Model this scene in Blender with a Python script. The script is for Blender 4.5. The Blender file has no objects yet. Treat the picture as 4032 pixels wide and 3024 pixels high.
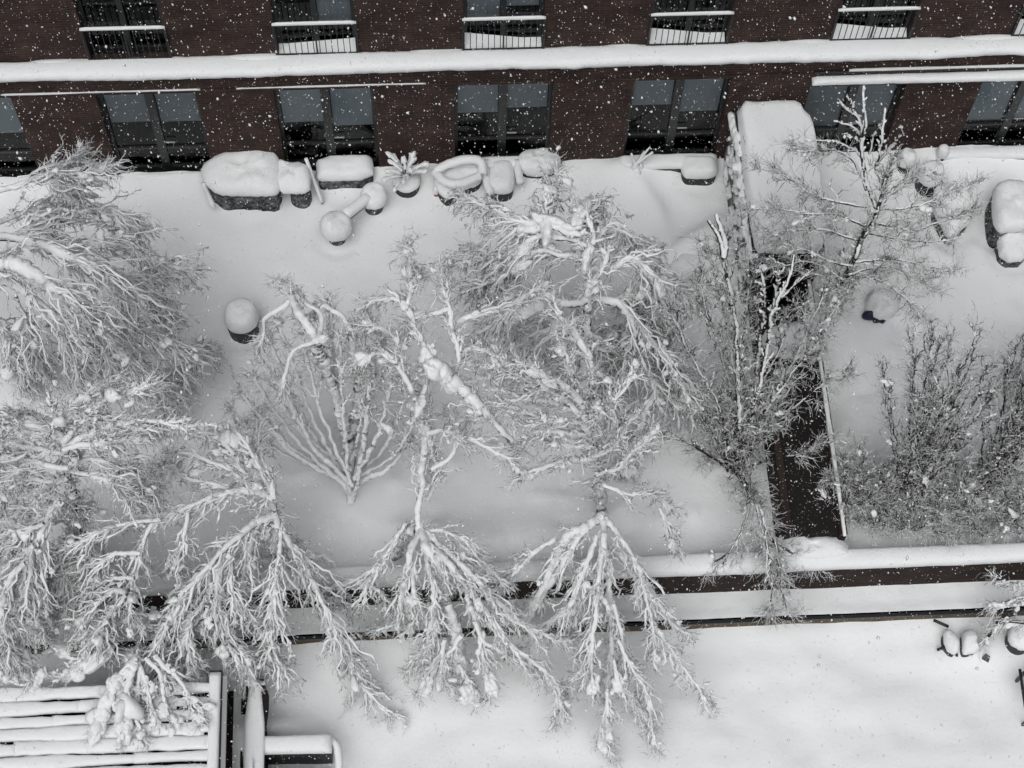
import bpy, math, random
import numpy as np
from mathutils import Matrix, Vector, noise
rng = np.random.default_rng(11)
random.seed(11)
sc = bpy.context.scene
COL = sc.collection

# ---------------------------------------------------------------- camera
cd = bpy.data.cameras.new('camera')
cam = bpy.data.objects.new('camera', cd)
COL.objects.link(cam)
cam.matrix_world = Matrix(((0.998609,0.033619,-0.04063,0),(-0.048308,0.892181,-0.449087,0),(0.021152,0.450425,0.892564,32),(0,0,0,1)))
cd.sensor_width = 36.0
cd.lens = 63.3
cd.clip_start = 0.2
cd.clip_end = 500
sc.camera = cam

# ---------------------------------------------------------------- light: overcast snowy daylight
w = bpy.data.worlds.new('World')
sc.world = w
w.use_nodes = True
nt = w.node_tree
bg = nt.nodes['Background']
sky = nt.nodes.new('ShaderNodeTexSky')
sky.sky_type = 'NISHITA'
sky.sun_disc = False
sky.sun_elevation = math.radians(60)
sky.sun_rotation = math.radians(196)
sky.dust_density = 6.0
sky.air_density = 1.0
hs = nt.nodes.new('ShaderNodeHueSaturation')      # a closed cloud deck: the same sky with its blue taken out
hs.inputs['Saturation'].default_value = 0.35
nt.links.new(sky.outputs[0], hs.inputs['Color'])
nt.links.new(hs.outputs[0], bg.inputs['Color'])
bg.inputs['Strength'].default_value = 0.06
sl = bpy.data.lights.new('sun', 'SUN')
sl.energy = 1.5
sl.angle = math.radians(55)
sl.color = (0.965, 0.99, 1.0)
sun = bpy.data.objects.new('sun', sl)
COL.objects.link(sun)
az, el = math.radians(196), math.radians(60)
sun.rotation_euler = Vector((math.sin(az) * math.cos(el), math.cos(az) * math.cos(el), math.sin(el))).to_track_quat('Z', 'Y').to_euler()
sc.view_settings.view_transform = 'Standard'
sc.view_settings.look = 'None'
sc.view_settings.gamma = 1.0
sc.view_settings.exposure = 0.02

# ---------------------------------------------------------------- materials
def mat(name, col, rough=0.85, spec=0.3):
    m = bpy.data.materials.new(name)
    m.use_nodes = True
    b = m.node_tree.nodes['Principled BSDF']
    b.inputs['Base Color'].default_value = (*col, 1)
    b.inputs['Roughness'].default_value = rough
    b.inputs['Specular IOR Level'].default_value = spec
    return m

def nodes_of(m):
    n = m.node_tree
    return n, n.nodes['Principled BSDF'], lambda t: n.nodes.new(t)

def ramp(n, fac, stops):
    r = n.nodes.new('ShaderNodeValToRGB')
    el = r.color_ramp.elements
    el[0].position, el[0].color = stops[0][0], (*stops[0][1], 1)
    el[1].position, el[1].color = stops[-1][0], (*stops[-1][1], 1)
    for p, c in stops[1:-1]:
        e = el.new(p); e.color = (*c, 1)
    n.links.new(fac, r.inputs[0])
    return r.outputs[0]

def tex_noise(n, scale, detail=4, rough=.55):
    tc = n.nodes.new('ShaderNodeTexCoord')
    t = n.nodes.new('ShaderNodeTexNoise')
    t.inputs['Scale'].default_value = scale
    t.inputs['Detail'].default_value = detail
    t.inputs['Roughness'].default_value = rough
    n.links.new(tc.outputs['Object'], t.inputs['Vector'])
    return t.outputs['Fac']

def bump(n, b, h, strength, dist):
    k = n.nodes.new('ShaderNodeBump')
    k.inputs['Strength'].default_value = strength
    k.inputs['Distance'].default_value = dist
    n.links.new(h, k.inputs['Height'])
    n.links.new(k.outputs[0], b.inputs['Normal'])

def snow_mat(name, bs=14, bd=.02, st=.35):
    m = mat(name, (.86, .87, .875), .95, .1)
    n, b, N = nodes_of(m)
    bump(n, b, tex_noise(n, bs, 6, .65), st, bd)
    return m

M_SNOW = snow_mat('snow', 26, .035, .5)
M_GSNOW = snow_mat('ground_snow', 11, .03, .35)

def frost_mat(name, bark, lo, hi, nscale=9, namp=.9):
    """bark below, snow lying on every face that looks up"""
    m = mat(name, bark, .9, .15)
    n, b, N = nodes_of(m)
    g = N('ShaderNodeNewGeometry')
    s = N('ShaderNodeSeparateXYZ')
    n.links.new(g.outputs['Normal'], s.inputs[0])
    nz = tex_noise(n, nscale, 3)
    a = N('ShaderNodeMath'); a.operation = 'MULTIPLY_ADD'
    n.links.new(nz, a.inputs[0]); a.inputs[1].default_value = namp
    n.links.new(s.outputs['Z'], a.inputs[2])
    c = ramp(n, a.outputs[0], [(lo, bark), (hi, (.86, .87, .875))])
    n.links.new(c, b.inputs['Base Color'])
    return m

BARK = (.042, .036, .032)
M_BARK = frost_mat('bark', BARK, .62, .86, 6, .8)
M_DBARK = frost_mat('dark_bark', BARK, 1.05, 1.3, 6, .8)
M_FROST = frost_mat('frosted_twig', (.045, .041, .038), .42, .92, 8, .7)
M_TWIG = frost_mat('bare_twig', (.036, .031, .028), .90, 1.16, 5, .85)

def brick_mat(name, c1, c2, mortar, stain=None):
    m = mat(name, c1, .9, .2)
    n, b, N = nodes_of(m)
    tc = N('ShaderNodeTexCoord')
    mp = N('ShaderNodeMapping'); mp.inputs['Rotation'].default_value = (math.radians(-90), 0, 0)
    n.links.new(tc.outputs['Object'], mp.inputs[0])
    t = N('ShaderNodeTexBrick')
    t.inputs['Color1'].default_value = (*c1, 1)
    t.inputs['Color2'].default_value = (*c2, 1)
    t.inputs['Mortar'].default_value = (*mortar, 1)
    t.inputs['Scale'].default_value = 1.0
    t.inputs['Brick Width'].default_value = .21
    t.inputs['Row Height'].default_value = .072
    t.inputs['Mortar Size'].default_value = .008
    n.links.new(mp.outputs[0], t.inputs['Vector'])
    mx = N('ShaderNodeMixRGB'); mx.blend_type = 'MULTIPLY'; mx.inputs[0].default_value = 1
    n.links.new(t.outputs['Color'], mx.inputs[1])
    n.links.new(ramp(n, tex_noise(n, 2.3, 6), [(.3, (.6, .58, .56)), (.75, (1.3, 1.25, 1.2))]), mx.inputs[2])
    n.links.new(mx.outputs[0], b.inputs['Base Color'])
    bump(n, b, t.outputs['Fac'], .4, -.01)
    return m

M_BRICK = brick_mat('brown_brick', (.056, .034, .029), (.038, .024, .021), (.062, .05, .046))
M_DBRICK = brick_mat('dark_brick', (.035, .022, .018), (.025, .017, .015), (.04, .032, .028))
M_DARK = mat('dark_metal', (.012, .013, .014), .45, .5)
M_FRAME = mat('window_frame', (.014, .015, .016), .4, .5)
M_RAIL = mat('railing_metal', (.02, .021, .022), .5, .4)
M_ROOM = mat('room_dark', (.012, .013, .014), .9, .1)
M_BLIND = mat('blind_cloth', (.42, .47, .5), .9, .1)
M_WOOD = mat('weathered_wood', (.13, .1, .065), .85, .2)
n, b, N = nodes_of(M_WOOD)
n.links.new(ramp(n, tex_noise(n, 3.5, 6, .7), [(.3, (.06, .045, .03)), (.7, (.17, .135, .09))]), b.inputs['Base Color'])
M_SHADE = mat('painted_shade', (.014, .012, .011), .95, .1)  # near-black that paints the shade under the slats and in the gap
M_CONC = mat('grey_render', (.33, .33, .33), .9, .2)
M_GREY = mat('grey_fabric', (.05, .052, .054), .9, .2)
n, b, N = nodes_of(M_GREY)
n.links.new(ramp(n, tex_noise(n, 7, 6, .75), [(.42, (.025, .026, .027)), (.6, (.16, .165, .17)), (.72, (.4, .4, .41))]), b.inputs['Base Color'])
M_POT = mat('dark_pot', (.02, .021, .022), .6, .4)
M_BLUE = mat('blue_plastic', (.012, .017, .04), .5, .4)
M_LEAF = mat('evergreen_leaf', (.03, .04, .03), .8, .2)
M_RED = mat('red_plastic', (.25, .03, .035), .5, .4)
M_FLAKE = mat('snowflake', (.9, .91, .92), .9, .1)

def stuck_snow(name, base, lo, hi, sc_):
    m = mat(name, base, .9, .2)
    n, b, N = nodes_of(m)
    n.links.new(ramp(n, tex_noise(n, sc_, 6, .68), [(lo, base), ((lo + hi) / 2, tuple(.45 * v + .2 for v in base)), (hi, (.8, .81, .82))]), b.inputs['Base Color'])
    return m
M_IVYWALL = stuck_snow('snow_plastered_wall', (.05, .042, .038), .40, .72, 3.0)
M_SPECK = stuck_snow('speckled_dark_brick', (.014, .0115, .011), .60, .74, 16.0)
M_DRIFTWALL = stuck_snow('snow_streaked_brick', (.03, .022, .019), .62, .8, 9.0)

def speck_brick(mt):
    n = mt.node_tree; b = n.nodes['Principled BSDF']
    bump(n, b, tex_noise(n, 22, 4), .6, .02)
speck_brick(M_SPECK)

GLASS = bpy.data.materials.new('window_glass')
GLASS.use_nodes = True
n = GLASS.node_tree
out = n.nodes['Material Output']
n.nodes.remove(n.nodes['Principled BSDF'])
tr = n.nodes.new('ShaderNodeBsdfTransparent'); tr.inputs[0].default_value = (.85, .88, .9, 1)
gl = n.nodes.new('ShaderNodeBsdfGlossy'); gl.inputs['Roughness'].default_value = .03
fr = n.nodes.new('ShaderNodeFresnel'); fr.inputs[0].default_value = 1.38
ms = n.nodes.new('ShaderNodeMixShader')
n.links.new(fr.outputs[0], ms.inputs[0]); n.links.new(tr.outputs[0], ms.inputs[1]); n.links.new(gl.outputs[0], ms.inputs[2])
n.links.new(ms.outputs[0], out.inputs[0])

# ---------------------------------------------------------------- mesh helpers
def link_mesh(name, V, polys, m, parent=None, smooth=True):
    """V (n,3); polys a list of int arrays (k,3) or (k,4)"""
    me = bpy.data.meshes.new(name)
    V = np.asarray(V, np.float32)
    me.vertices.add(len(V)); me.vertices.foreach_set('co', V.ravel())
    polys = [np.asarray(p, np.int32) for p in polys if len(p)]
    idx = np.concatenate([p.ravel() for p in polys])
    cnt = np.concatenate([np.full(len(p), p.shape[1], np.int32) for p in polys])
    me.loops.add(len(idx)); me.loops.foreach_set('vertex_index', idx)
    me.polygons.add(len(cnt))
    me.polygons.foreach_set('loop_start', np.concatenate([[0], np.cumsum(cnt)[:-1]]).astype(np.int32))
    me.polygons.foreach_set('loop_total', cnt)
    me.polygons.foreach_set('use_smooth', np.full(len(cnt), smooth))
    me.update(calc_edges=True)
    me.validate()
    me.materials.append(m)
    o = bpy.data.objects.new(name, me)
    COL.objects.link(o)
    if parent is not None:
        o.parent = parent
        o.matrix_parent_inverse = Matrix.Translation(-world_loc(parent))
    return o

def world_loc(o):
    return o.location.copy() if o.parent is None else o.location + (Vector((0, 0, 0)) if o.type == 'MESH' else Vector((0, 0, 0)))

class MB:
    """collects shapes into one mesh"""
    def __init__(self): self.V = []; self.Q = []; self.T = []; self.n = 0
    def add(self, V, Q=None, T=None):
        V = np.asarray(V, float).reshape(-1, 3)
        if Q is not None and len(Q): self.Q.append(np.asarray(Q) + self.n)
        if T is not None and len(T): self.T.append(np.asarray(T) + self.n)
        self.V.append(V); self.n += len(V); return self
    def box(self, x0, x1, y0, y1, z0, z1):
        v = [(x, y, z) for z in (z0, z1) for y in (y0, y1) for x in (x0, x1)]
        self.add(v, [(0, 2, 3, 1), (4, 5, 7, 6), (0, 1, 5, 4), (2, 6, 7, 3), (0, 4, 6, 2), (1, 3, 7, 5)])
        return self
    def quad(self, a, b, c, d): self.add([a, b, c, d], [(0, 1, 2, 3)]); return self
    def tubes(self, poly, rad, S=5, flat=1.0, wob=0.0):
        poly = np.asarray(poly, float); rad = np.asarray(rad, float)
        N_, K = poly.shape[:2]
        if N_ == 0: return self
        t = np.gradient(poly, axis=1)
        t /= np.linalg.norm(t, axis=2, keepdims=True) + 1e-9
        up = np.array([0, 0, 1.0])
        a = np.cross(t, up)
        la = np.linalg.norm(a, axis=2, keepdims=True)
        a = np.where(la < .15, np.cross(t, np.array([1.0, 0.2, 0])), a)
        a /= np.linalg.norm(a, axis=2, keepdims=True) + 1e-9
        c = np.cross(a, t)
        th = np.arange(S) * 2 * np.pi / S + .3
        R = rad[..., None] * (1 + (rng.normal(0, wob, (N_, K, S)) if wob else 0))
        V = poly[:, :, None, :] + (R * np.cos(th))[..., None] * a[:, :, None, :] + (R * np.sin(th) * flat)[..., None] * c[:, :, None, :]
        i = np.arange(N_)[:, None, None] * K * S + np.arange(K - 1)[None, :, None] * S
        j = np.arange(S)[None, None, :]; j2 = (j + 1) % S
        Q = np.stack([i + j, i + S + j, i + S + j2, i + j2], -1).reshape(-1, 4)
        caps = []
        if S in (3, 4, 5, 6, 8):
            b0 = np.arange(N_) * K * S
            for base, rev in ((b0, False), (b0 + (K - 1) * S, True)):
                for q in range(1, S - 1):
                    tri = np.stack([base, base + q, base + q + 1], -1)
                    caps.append(tri[:, ::-1] if rev else tri)
        self.add(V, Q[:, ::-1], np.concatenate(caps)[:, ::-1] if caps and S > 3 else None)
        return self
    def blobs(self, C, R, axis=None, wob=.12, tpl=None):
        """lumps: C (n,3), R (n,3) radii along axis, across, up"""
        tv, tt = tpl or ICO2
        C = np.asarray(C, float); R = np.asarray(R, float)
        if len(C) == 0: return self
        n_ = len(C)
        ax = np.tile([1.0, 0, 0], (n_, 1)) if axis is None else np.asarray(axis, float)
        ax = ax / (np.linalg.norm(ax, axis=1, keepdims=True) + 1e-9)
        s = np.cross(np.array([0, 0, 1.0]), ax)
        ls = np.linalg.norm(s, axis=1, keepdims=True)
        s = np.where(ls < .1, np.array([0, 1.0, 0]), s / (ls + 1e-9))
        u = np.cross(ax, s)
        ph = rng.uniform(0, 6.28, (n_, 3)); fq = rng.uniform(1.5, 3.2, (n_, 3))
        d = 1 + wob * sum(np.sin(tv[None, :, k] * fq[:, k:k + 1] * 1.6 + ph[:, k:k + 1]) for k in range(3)) + rng.normal(0, wob * (.24 if len(tv) > 600 else .18), (n_, len(tv)))
        L = tv[None] * d[..., None] * R[:, None, :]
        V = C[:, None] + L[..., :1] * ax[:, None] + L[..., 1:2] * s[:, None] + L[..., 2:] * u[:, None]
        T = (tt[None] + (np.arange(n_) * len(tv))[:, None, None]).reshape(-1, 3)
        self.add(V, None, T)
        return self
    def build(self, name, m, parent=None, smooth=True):
        if not self.V: return None
        P_ = ([np.concatenate(self.Q)] if self.Q else []) + ([np.concatenate(self.T)] if self.T else [])
        return link_mesh(name, np.concatenate(self.V), P_, m, parent, smooth)

def ico(sub):
    t = (1 + 5 ** .5) / 2
    V = [(-1, t, 0), (1, t, 0), (-1, -t, 0), (1, -t, 0), (0, -1, t), (0, 1, t), (0, -1, -t), (0, 1, -t), (t, 0, -1), (t, 0, 1), (-t, 0, -1), (-t, 0, 1)]
    F = [(0, 11, 5), (0, 5, 1), (0, 1, 7), (0, 7, 10), (0, 10, 11), (1, 5, 9), (5, 11, 4), (11, 10, 2), (10, 7, 6), (7, 1, 8), (3, 9, 4), (3, 4, 2), (3, 2, 6), (3, 6, 8), (3, 8, 9), (4, 9, 5), (2, 4, 11), (6, 2, 10), (8, 6, 7), (9, 8, 1)]
    V = [np.array(v) / np.linalg.norm(v) for v in V]
    for _ in range(sub):
        mid = {}; G = []
        def m_(a, b):
            k = (min(a, b), max(a, b))
            if k not in mid:
                v = V[a] + V[b]; V.append(v / np.linalg.norm(v)); mid[k] = len(V) - 1
            return mid[k]
        for a, b, c in F:
            x, y, z = m_(a, b), m_(b, c), m_(c, a)
            G += [(a, x, z), (b, y, x), (c, z, y), (x, y, z)]
        F = G
    return np.array(V), np.array(F)
ICO0, ICO1, ICO2, ICO3 = ico(0), ico(1), ico(2), ico(3)

def tag(o, label=None, cat=None, group=None, kind=None):
    if label: o['label'] = label
    if cat: o['category'] = cat
    if group: o['group'] = group
    if kind: o['kind'] = kind
    return o

def thing(name, label, cat, loc, group=None):
    o = bpy.data.objects.new(name, None)
    o.empty_display_size = .3
    COL.objects.link(o)
    o.location = loc
    return tag(o, label, cat, group)

def catmull(P_, step, jit=0.0):
    P_ = np.asarray(P_, float)
    if len(P_) == 2: P_ = np.array([P_[0], (P_[0] + P_[1]) / 2, P_[1]])
    E = np.vstack([2 * P_[0] - P_[1], P_, 2 * P_[-1] - P_[-2]])
    out = []
    for i in range(1, len(E) - 2):
        L = np.linalg.norm(E[i + 1][:3] - E[i][:3])
        k = max(2, int(L / step))
        t = np.linspace(0, 1, k, endpoint=False)[:, None]
        a, b, c, d = E[i - 1], E[i], E[i + 1], E[i + 2]
        out.append(.5 * (2 * b + (c - a) * t + (2 * a - 5 * b + 4 * c - d) * t * t + (3 * b - a - 3 * c + d) * t ** 3))
    out.append(E[-2][None])
    o = np.concatenate(out)
    if jit:
        j = rng.normal(0, jit, (len(o), 3)); j[0] = 0
        j = (j + np.roll(j, 1, 0) + np.roll(j, -1, 0)) / 2
        o[:, :3] += j
    return o

def fbm(x, y, s, seed=0.0):
    return noise.fractal(Vector((x * s + seed, y * s - seed, seed * .37)), 1.0, 2.0, 4)

# ---------------------------------------------------------------- ground sheets
YF = 21.2          # face of the ground floor
def grid_sheet(name, x0, x1, y0, y1, step, hf):
    nx, ny = int((x1 - x0) / step) + 1, int((y1 - y0) / step) + 1
    X = np.linspace(x0, x1, nx); Y = np.linspace(y0, y1, ny)
    V = np.array([(x, y, hf(x, y)) for y in Y for x in X])
    i = (np.arange(ny - 1)[:, None] * nx + np.arange(nx - 1)[None]).ravel()
    o = link_mesh(name, V, [np.stack([i, i + 1, i + nx + 1, i + nx], -1)], M_GSNOW)
    tag(o, kind='structure')
    return o

def g2(x, y, cx, cy, sx, sy, h, rot=0.0):
    c, s = math.cos(rot), math.sin(rot)
    u, v = (x - cx) * c + (y - cy) * s, -(x - cx) * s + (y - cy) * c
    return h * math.exp(-(u / sx) ** 2 - (v / sy) ** 2)

DENT = []      # filled with (x, y, r, depth): wind-scoured moats round the furniture
BUMPS = [(*(5.177,18.853,0)[:2], .75, .5, .28, .3), (*(5.823,19.053,0)[:2], .5, .55, .3, 0), (*(4.493,19.891,0)[:2], .5, 1.1, .16, .2),
         (*(3.563,20.496,0)[:2], .8, .7, .12, 0), (*(4.377,20.874,0)[:2], .8, .35, .14, 0), (*(1.723,20.791,0)[:2], 1.6, .35, .14, 0),
         (*(10.903,18.315,0)[:2], 1.2, .9, .1, 0), (*(11.527,20.922,0)[:2], 1.6, .5, .18, 0),
         (*(-2.81,13.28,0)[:2], 1.2, .5, .12, 0), (*(0.892,12.848,0)[:2], 1.4, .35, .18, 0)]
DROP = [(rng.uniform(-9, 12), rng.uniform(12.3, 17.6), rng.uniform(.06, .2), rng.uniform(.06, .2), rng.choice([-1, 1, 1]) * rng.uniform(.03, .10), 0) for _ in range(260)]   # lumps and pocks from snow shed by the trees
RIDGE = [catmull([(*q, 0) for q in l], .1)[:, :2].tolist() for l in ([(3.89,20.95),(4.49,20.41),(4.73,19.77),(4.71,19.21),(4.35,18.72)], [(4.73,18.7),(5.2,19.08),(5.72,19.45),(6.04,19.72)], [(10.09,19.69),(10.22,18.9),(10.73,18.43)])]   # wind-packed drift edges
def court_h(x, y):
    h = .08 * fbm(x, y, .35, 3.1) + .022 * fbm(x, y * .7, 1.5, 7.7) + .008 * fbm(x, y, 5, 1.2)
    for b in DROP:
        if abs(x - b[0]) < .6 and abs(y - b[1]) < .6: h += g2(x, y, *b)
    h += .20 * math.exp(-((YF - y) / .35) ** 2) * (1 + .5 * fbm(x, 0, .8, 9))
    h += .22 * math.exp(-((y - 12.1) / .45) ** 2)
    for b in BUMPS: h += g2(x, y, b[0], b[1], b[2], b[3], b[4], b[5])
    for ln in RIDGE:
        d = min(math.hypot(x - q[0], y - q[1]) for q in ln)
        if d < .6: h += .11 * math.exp(-(d / .16) ** 2)
    for cx, cy, r, d in DENT:
        q = math.hypot(x - cx, y - cy) / r
        if q < 2.2: h -= d * math.exp(-((q - 1.0) / .32) ** 2)
    return h

# ---------------------------------------------------------------- snow shapes
def snow_roll(mb, p0, p1, wid, hgt, seg=.12, lump=.06, low=.25):
    """a bank of snow lying along a line: rounded section, ragged front"""
    p0, p1 = np.array(p0, float), np.array(p1, float)
    L = np.linalg.norm(p1 - p0); k = max(3, int(L / seg))
    d = (p1 - p0) / L; s = np.cross(d, [0, 0, 1.0])
    s /= np.linalg.norm(s)
    th = np.linspace(-.42, np.pi + .42, 13)
    sd = rng.uniform(0, 100)
    V = []
    for i in range(k + 1):
        q = p0 + (p1 - p0) * i / k
        a = 1 + lump * 2.6 * noise.noise(Vector((i * seg * .7, sd, 0))) + lump * noise.noise(Vector((i * seg * 3.5, sd, 5)))
        hz = hgt * (1 + lump * 2 * noise.noise(Vector((i * seg * .6, sd, 9))))
        end = math.sqrt(max(0, 1 - max(0, 1 - min(i, k - i) * seg / (wid * .4)) ** 2)) * .5 + .5
        for t in th:
            c_, s_ = math.cos(t), math.sin(t)
            x = np.sign(c_) * abs(c_) ** .6 * wid / 2 * a
            z = (np.sign(s_) * abs(s_) ** .62) * hz * end if s_ > 0 else s_ * hgt * low
            x += lump * .25 * wid * noise.noise(Vector((i * seg * 7, t * 2, sd)))
            V.append(q + s * x + np.array([0, 0, z]))
    n_ = len(th)
    i = (np.arange(k)[:, None] * n_ + np.arange(n_ - 1)[None]).ravel()
    Q = np.stack([i, i + 1, i + n_ + 1, i + n_], -1)
    T = [(0, j + 1, j) for j in range(1, n_ - 1)] + [(k * n_, k * n_ + j, k * n_ + j + 1) for j in range(1, n_ - 1)]
    mb.add(V, Q, T)
    return mb

def smooth_outline(pts, n_=56, it=2):
    P_ = np.array(pts, float)
    for _ in range(it):
        Q = np.empty((len(P_) * 2, 2)); R_ = np.roll(P_, -1, 0)
        Q[0::2] = .75 * P_ + .25 * R_; Q[1::2] = .25 * P_ + .75 * R_; P_ = Q
    C = np.vstack([P_, P_[:1]])
    d = np.concatenate([[0], np.cumsum(np.linalg.norm(np.diff(C, axis=0), axis=1))])
    t = np.linspace(0, d[-1], n_, endpoint=False)
    O = np.stack([np.interp(t, d, C[:, k]) for k in (0, 1)], -1)
    a = np.sum(O[:, 0] * np.roll(O[:, 1], -1) - O[:, 1] * np.roll(O[:, 0], -1))
    return O if a > 0 else O[::-1]

PROF = [(.95, -.06), (1.0, .0), (1.015, .2), (.995, .42), (.93, .64), (.83, .8), (.7, .9), (.54, .96), (.36, .99), (.18, 1.0)]
def cap(mb, pts, z, h, lump=.03, sag=0.0, prof=PROF, it=2):
    O = smooth_outline(pts, 56, it); c = O.mean(0)
    sd = rng.uniform(0, 100); V = []
    size = np.linalg.norm(O - c, axis=1).mean()
    for s, zz in prof:
        for p in O:
            q = c + (p - c) * s
            nn = 1.5 * noise.noise(Vector((q[0] * 2.2 + sd, q[1] * 2.2, zz * .3))) + .6 * noise.noise(Vector((q[0] * 6 + sd, q[1] * 6, zz * 2)))
            e = 1 + lump * noise.noise(Vector((q[0] * 9 + sd, q[1] * 9, zz * 3)))
            q = c + (q - c) * e + np.array([math.cos(sd), math.sin(sd)]) * size * .07 * max(0, zz)
            V.append((q[0], q[1], z + h * zz * (1 + (lump + .025) * 3 * nn) - (sag * (1 - s) if zz > .5 else 0) + (lump * .8 * noise.noise(Vector((q[0] * 12, q[1] * 12, sd))) if zz < .1 else 0)))
    V.append((*c, z + h * 1.01 - sag))
    n_ = len(O); k = len(prof)
    j = np.arange(n_); j2 = (j + 1) % n_
    Q = np.concatenate([np.stack([a * n_ + j, a * n_ + j2, (a + 1) * n_ + j2, (a + 1) * n_ + j], -1) for a in range(k - 1)])
    T = np.stack([(k - 1) * n_ + j, (k - 1) * n_ + j2, np.full(n_, k * n_)], -1)
    T0 = np.array([(0, i + 1, i) for i in range(1, n_ - 1)])
    mb.add(V, Q, np.concatenate([T, T0]))
    return mb

def body(mb, pts, z0, z1, inset=.94, taper=1.0, wob=0.0, it=2):
    O = smooth_outline(pts, 40, it); c = O.mean(0); V = []
    for k, z in enumerate(np.linspace(z0, z1, 6)):
        s = inset * (taper + (1 - taper) * k / 5)
        for i, p in enumerate(O):
            e = 1 + wob * noise.noise(Vector((p[0] * 7, p[1] * 7, k * .35)))
            q = c + (p - c) * s * e
            V.append((q[0], q[1], z))
    n_ = len(O); j = np.arange(n_); j2 = (j + 1) % n_
    Q = np.concatenate([np.stack([a * n_ + j, a * n_ + j2, (a + 1) * n_ + j2, (a + 1) * n_ + j], -1) for a in range(5)])
    T = np.array([(5 * n_, 5 * n_ + i, 5 * n_ + i + 1) for i in range(1, n_ - 1)])
    mb.add(V, Q, T)
    return mb

def circle(c, r, n_=16, sq=1.0):
    return [(c[0] + r * math.cos(a), c[1] + r * sq * math.sin(a)) for a in np.arange(n_) * 2 * math.pi / n_]

# ---------------------------------------------------------------- brick apartment building across the courtyard
YU = 21.42
bld = thing('brick_building', 'dark brown brick apartment building with tall windows and snow lying along its ledge', 'building', (2, YF, 0))
GW = [-9.12, -5.53, -2.07, 1.48, 5.02, 8.60, 12.10]
UW = [-9.25 + 3.57 * k for k in range(7)]
XL, XR = -24.0, 26.0
def facade(mb, y0, y1, z0, z1, zo0, zo1, centres, half):
    ed = [XL] + [v for c in centres for v in (c - half, c + half)] + [XR]
    if zo0 > z0: mb.box(XL, XR, y0, y1, z0, zo0)
    for a in range(0, len(ed), 2): mb.box(ed[a], ed[a + 1], y0, y1, zo0, zo1)
    mb.box(XL, XR, y0, y1, zo1, z1)
g = MB(); facade(g, YF, YF + .36, -1, 3.74, -.9, 3.0, GW, .98)
g.box(XL, XR, YF - .03, YF - .002, 3.06, 3.12)
g.build('ground_floor_wall', M_BRICK, bld, False)
g = MB(); facade(g, YU, YU + .36, 3.742, 7.2, 3.76, 6.1, UW, .765)
g.build('upper_wall', M_BRICK, bld, False)
g = MB(); g.box(XL, XR, 22.3, 22.6, -1, 7.1); g.box(XL, XR, 21.79, 22.29, 3.6, 3.73); g.box(XL, XR, 21.785, 22.29, 6.9, 7.1)
g.build('room_wall', M_ROOM, bld, False)
blind_z = [(1.4, 1.4), (1.66, 1.64), (1.5, 1.34), (1.66, 1.80), (1.76, 1.5), (.75, .8), (.9, .95)]
for c, bz in zip(GW, blind_z):
    f = MB()
    y = YF + .2
    for x0, x1 in ((c - .979, c - .915), (c - .085, c + .085), (c + .915, c + .979)): f.box(x0, x1, y - .04, y + .05, -.1, 2.998)
    for x0, x1 in ((c - .914, c - .086), (c + .086, c + .914)):
        f.box(x0, x1, y - .035, y + .045, 2.91, 2.997); f.box(x0, x1, y - .035, y + .045, -.1, .22); f.box(x0, x1, y - .03, y + .04, .86, .92)
    fo = f.build('window', M_FRAME, bld, False)
    for s, (x0, x1), zb in ((-1, (c - .914, c - .086), bz[0]), (1, (c + .086, c + .914), bz[1])):
        MB().quad((x0, y + .012, .2), (x1, y + .012, .2), (x1, y + .012, 2.93), (x0, y + .012, 2.93)).build('pane', GLASS, fo, False)
        MB().box(x0 + .01, x1 - .01, y + .10, y + .108, zb, 2.95).build('blind', M_BLIND, fo, False)
    h = MB(); h.box(c + .10, c + .30, y - .07, y - .05, 1.12, 1.145)
    h.build('handle', M_CONC, fo, False)
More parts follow.
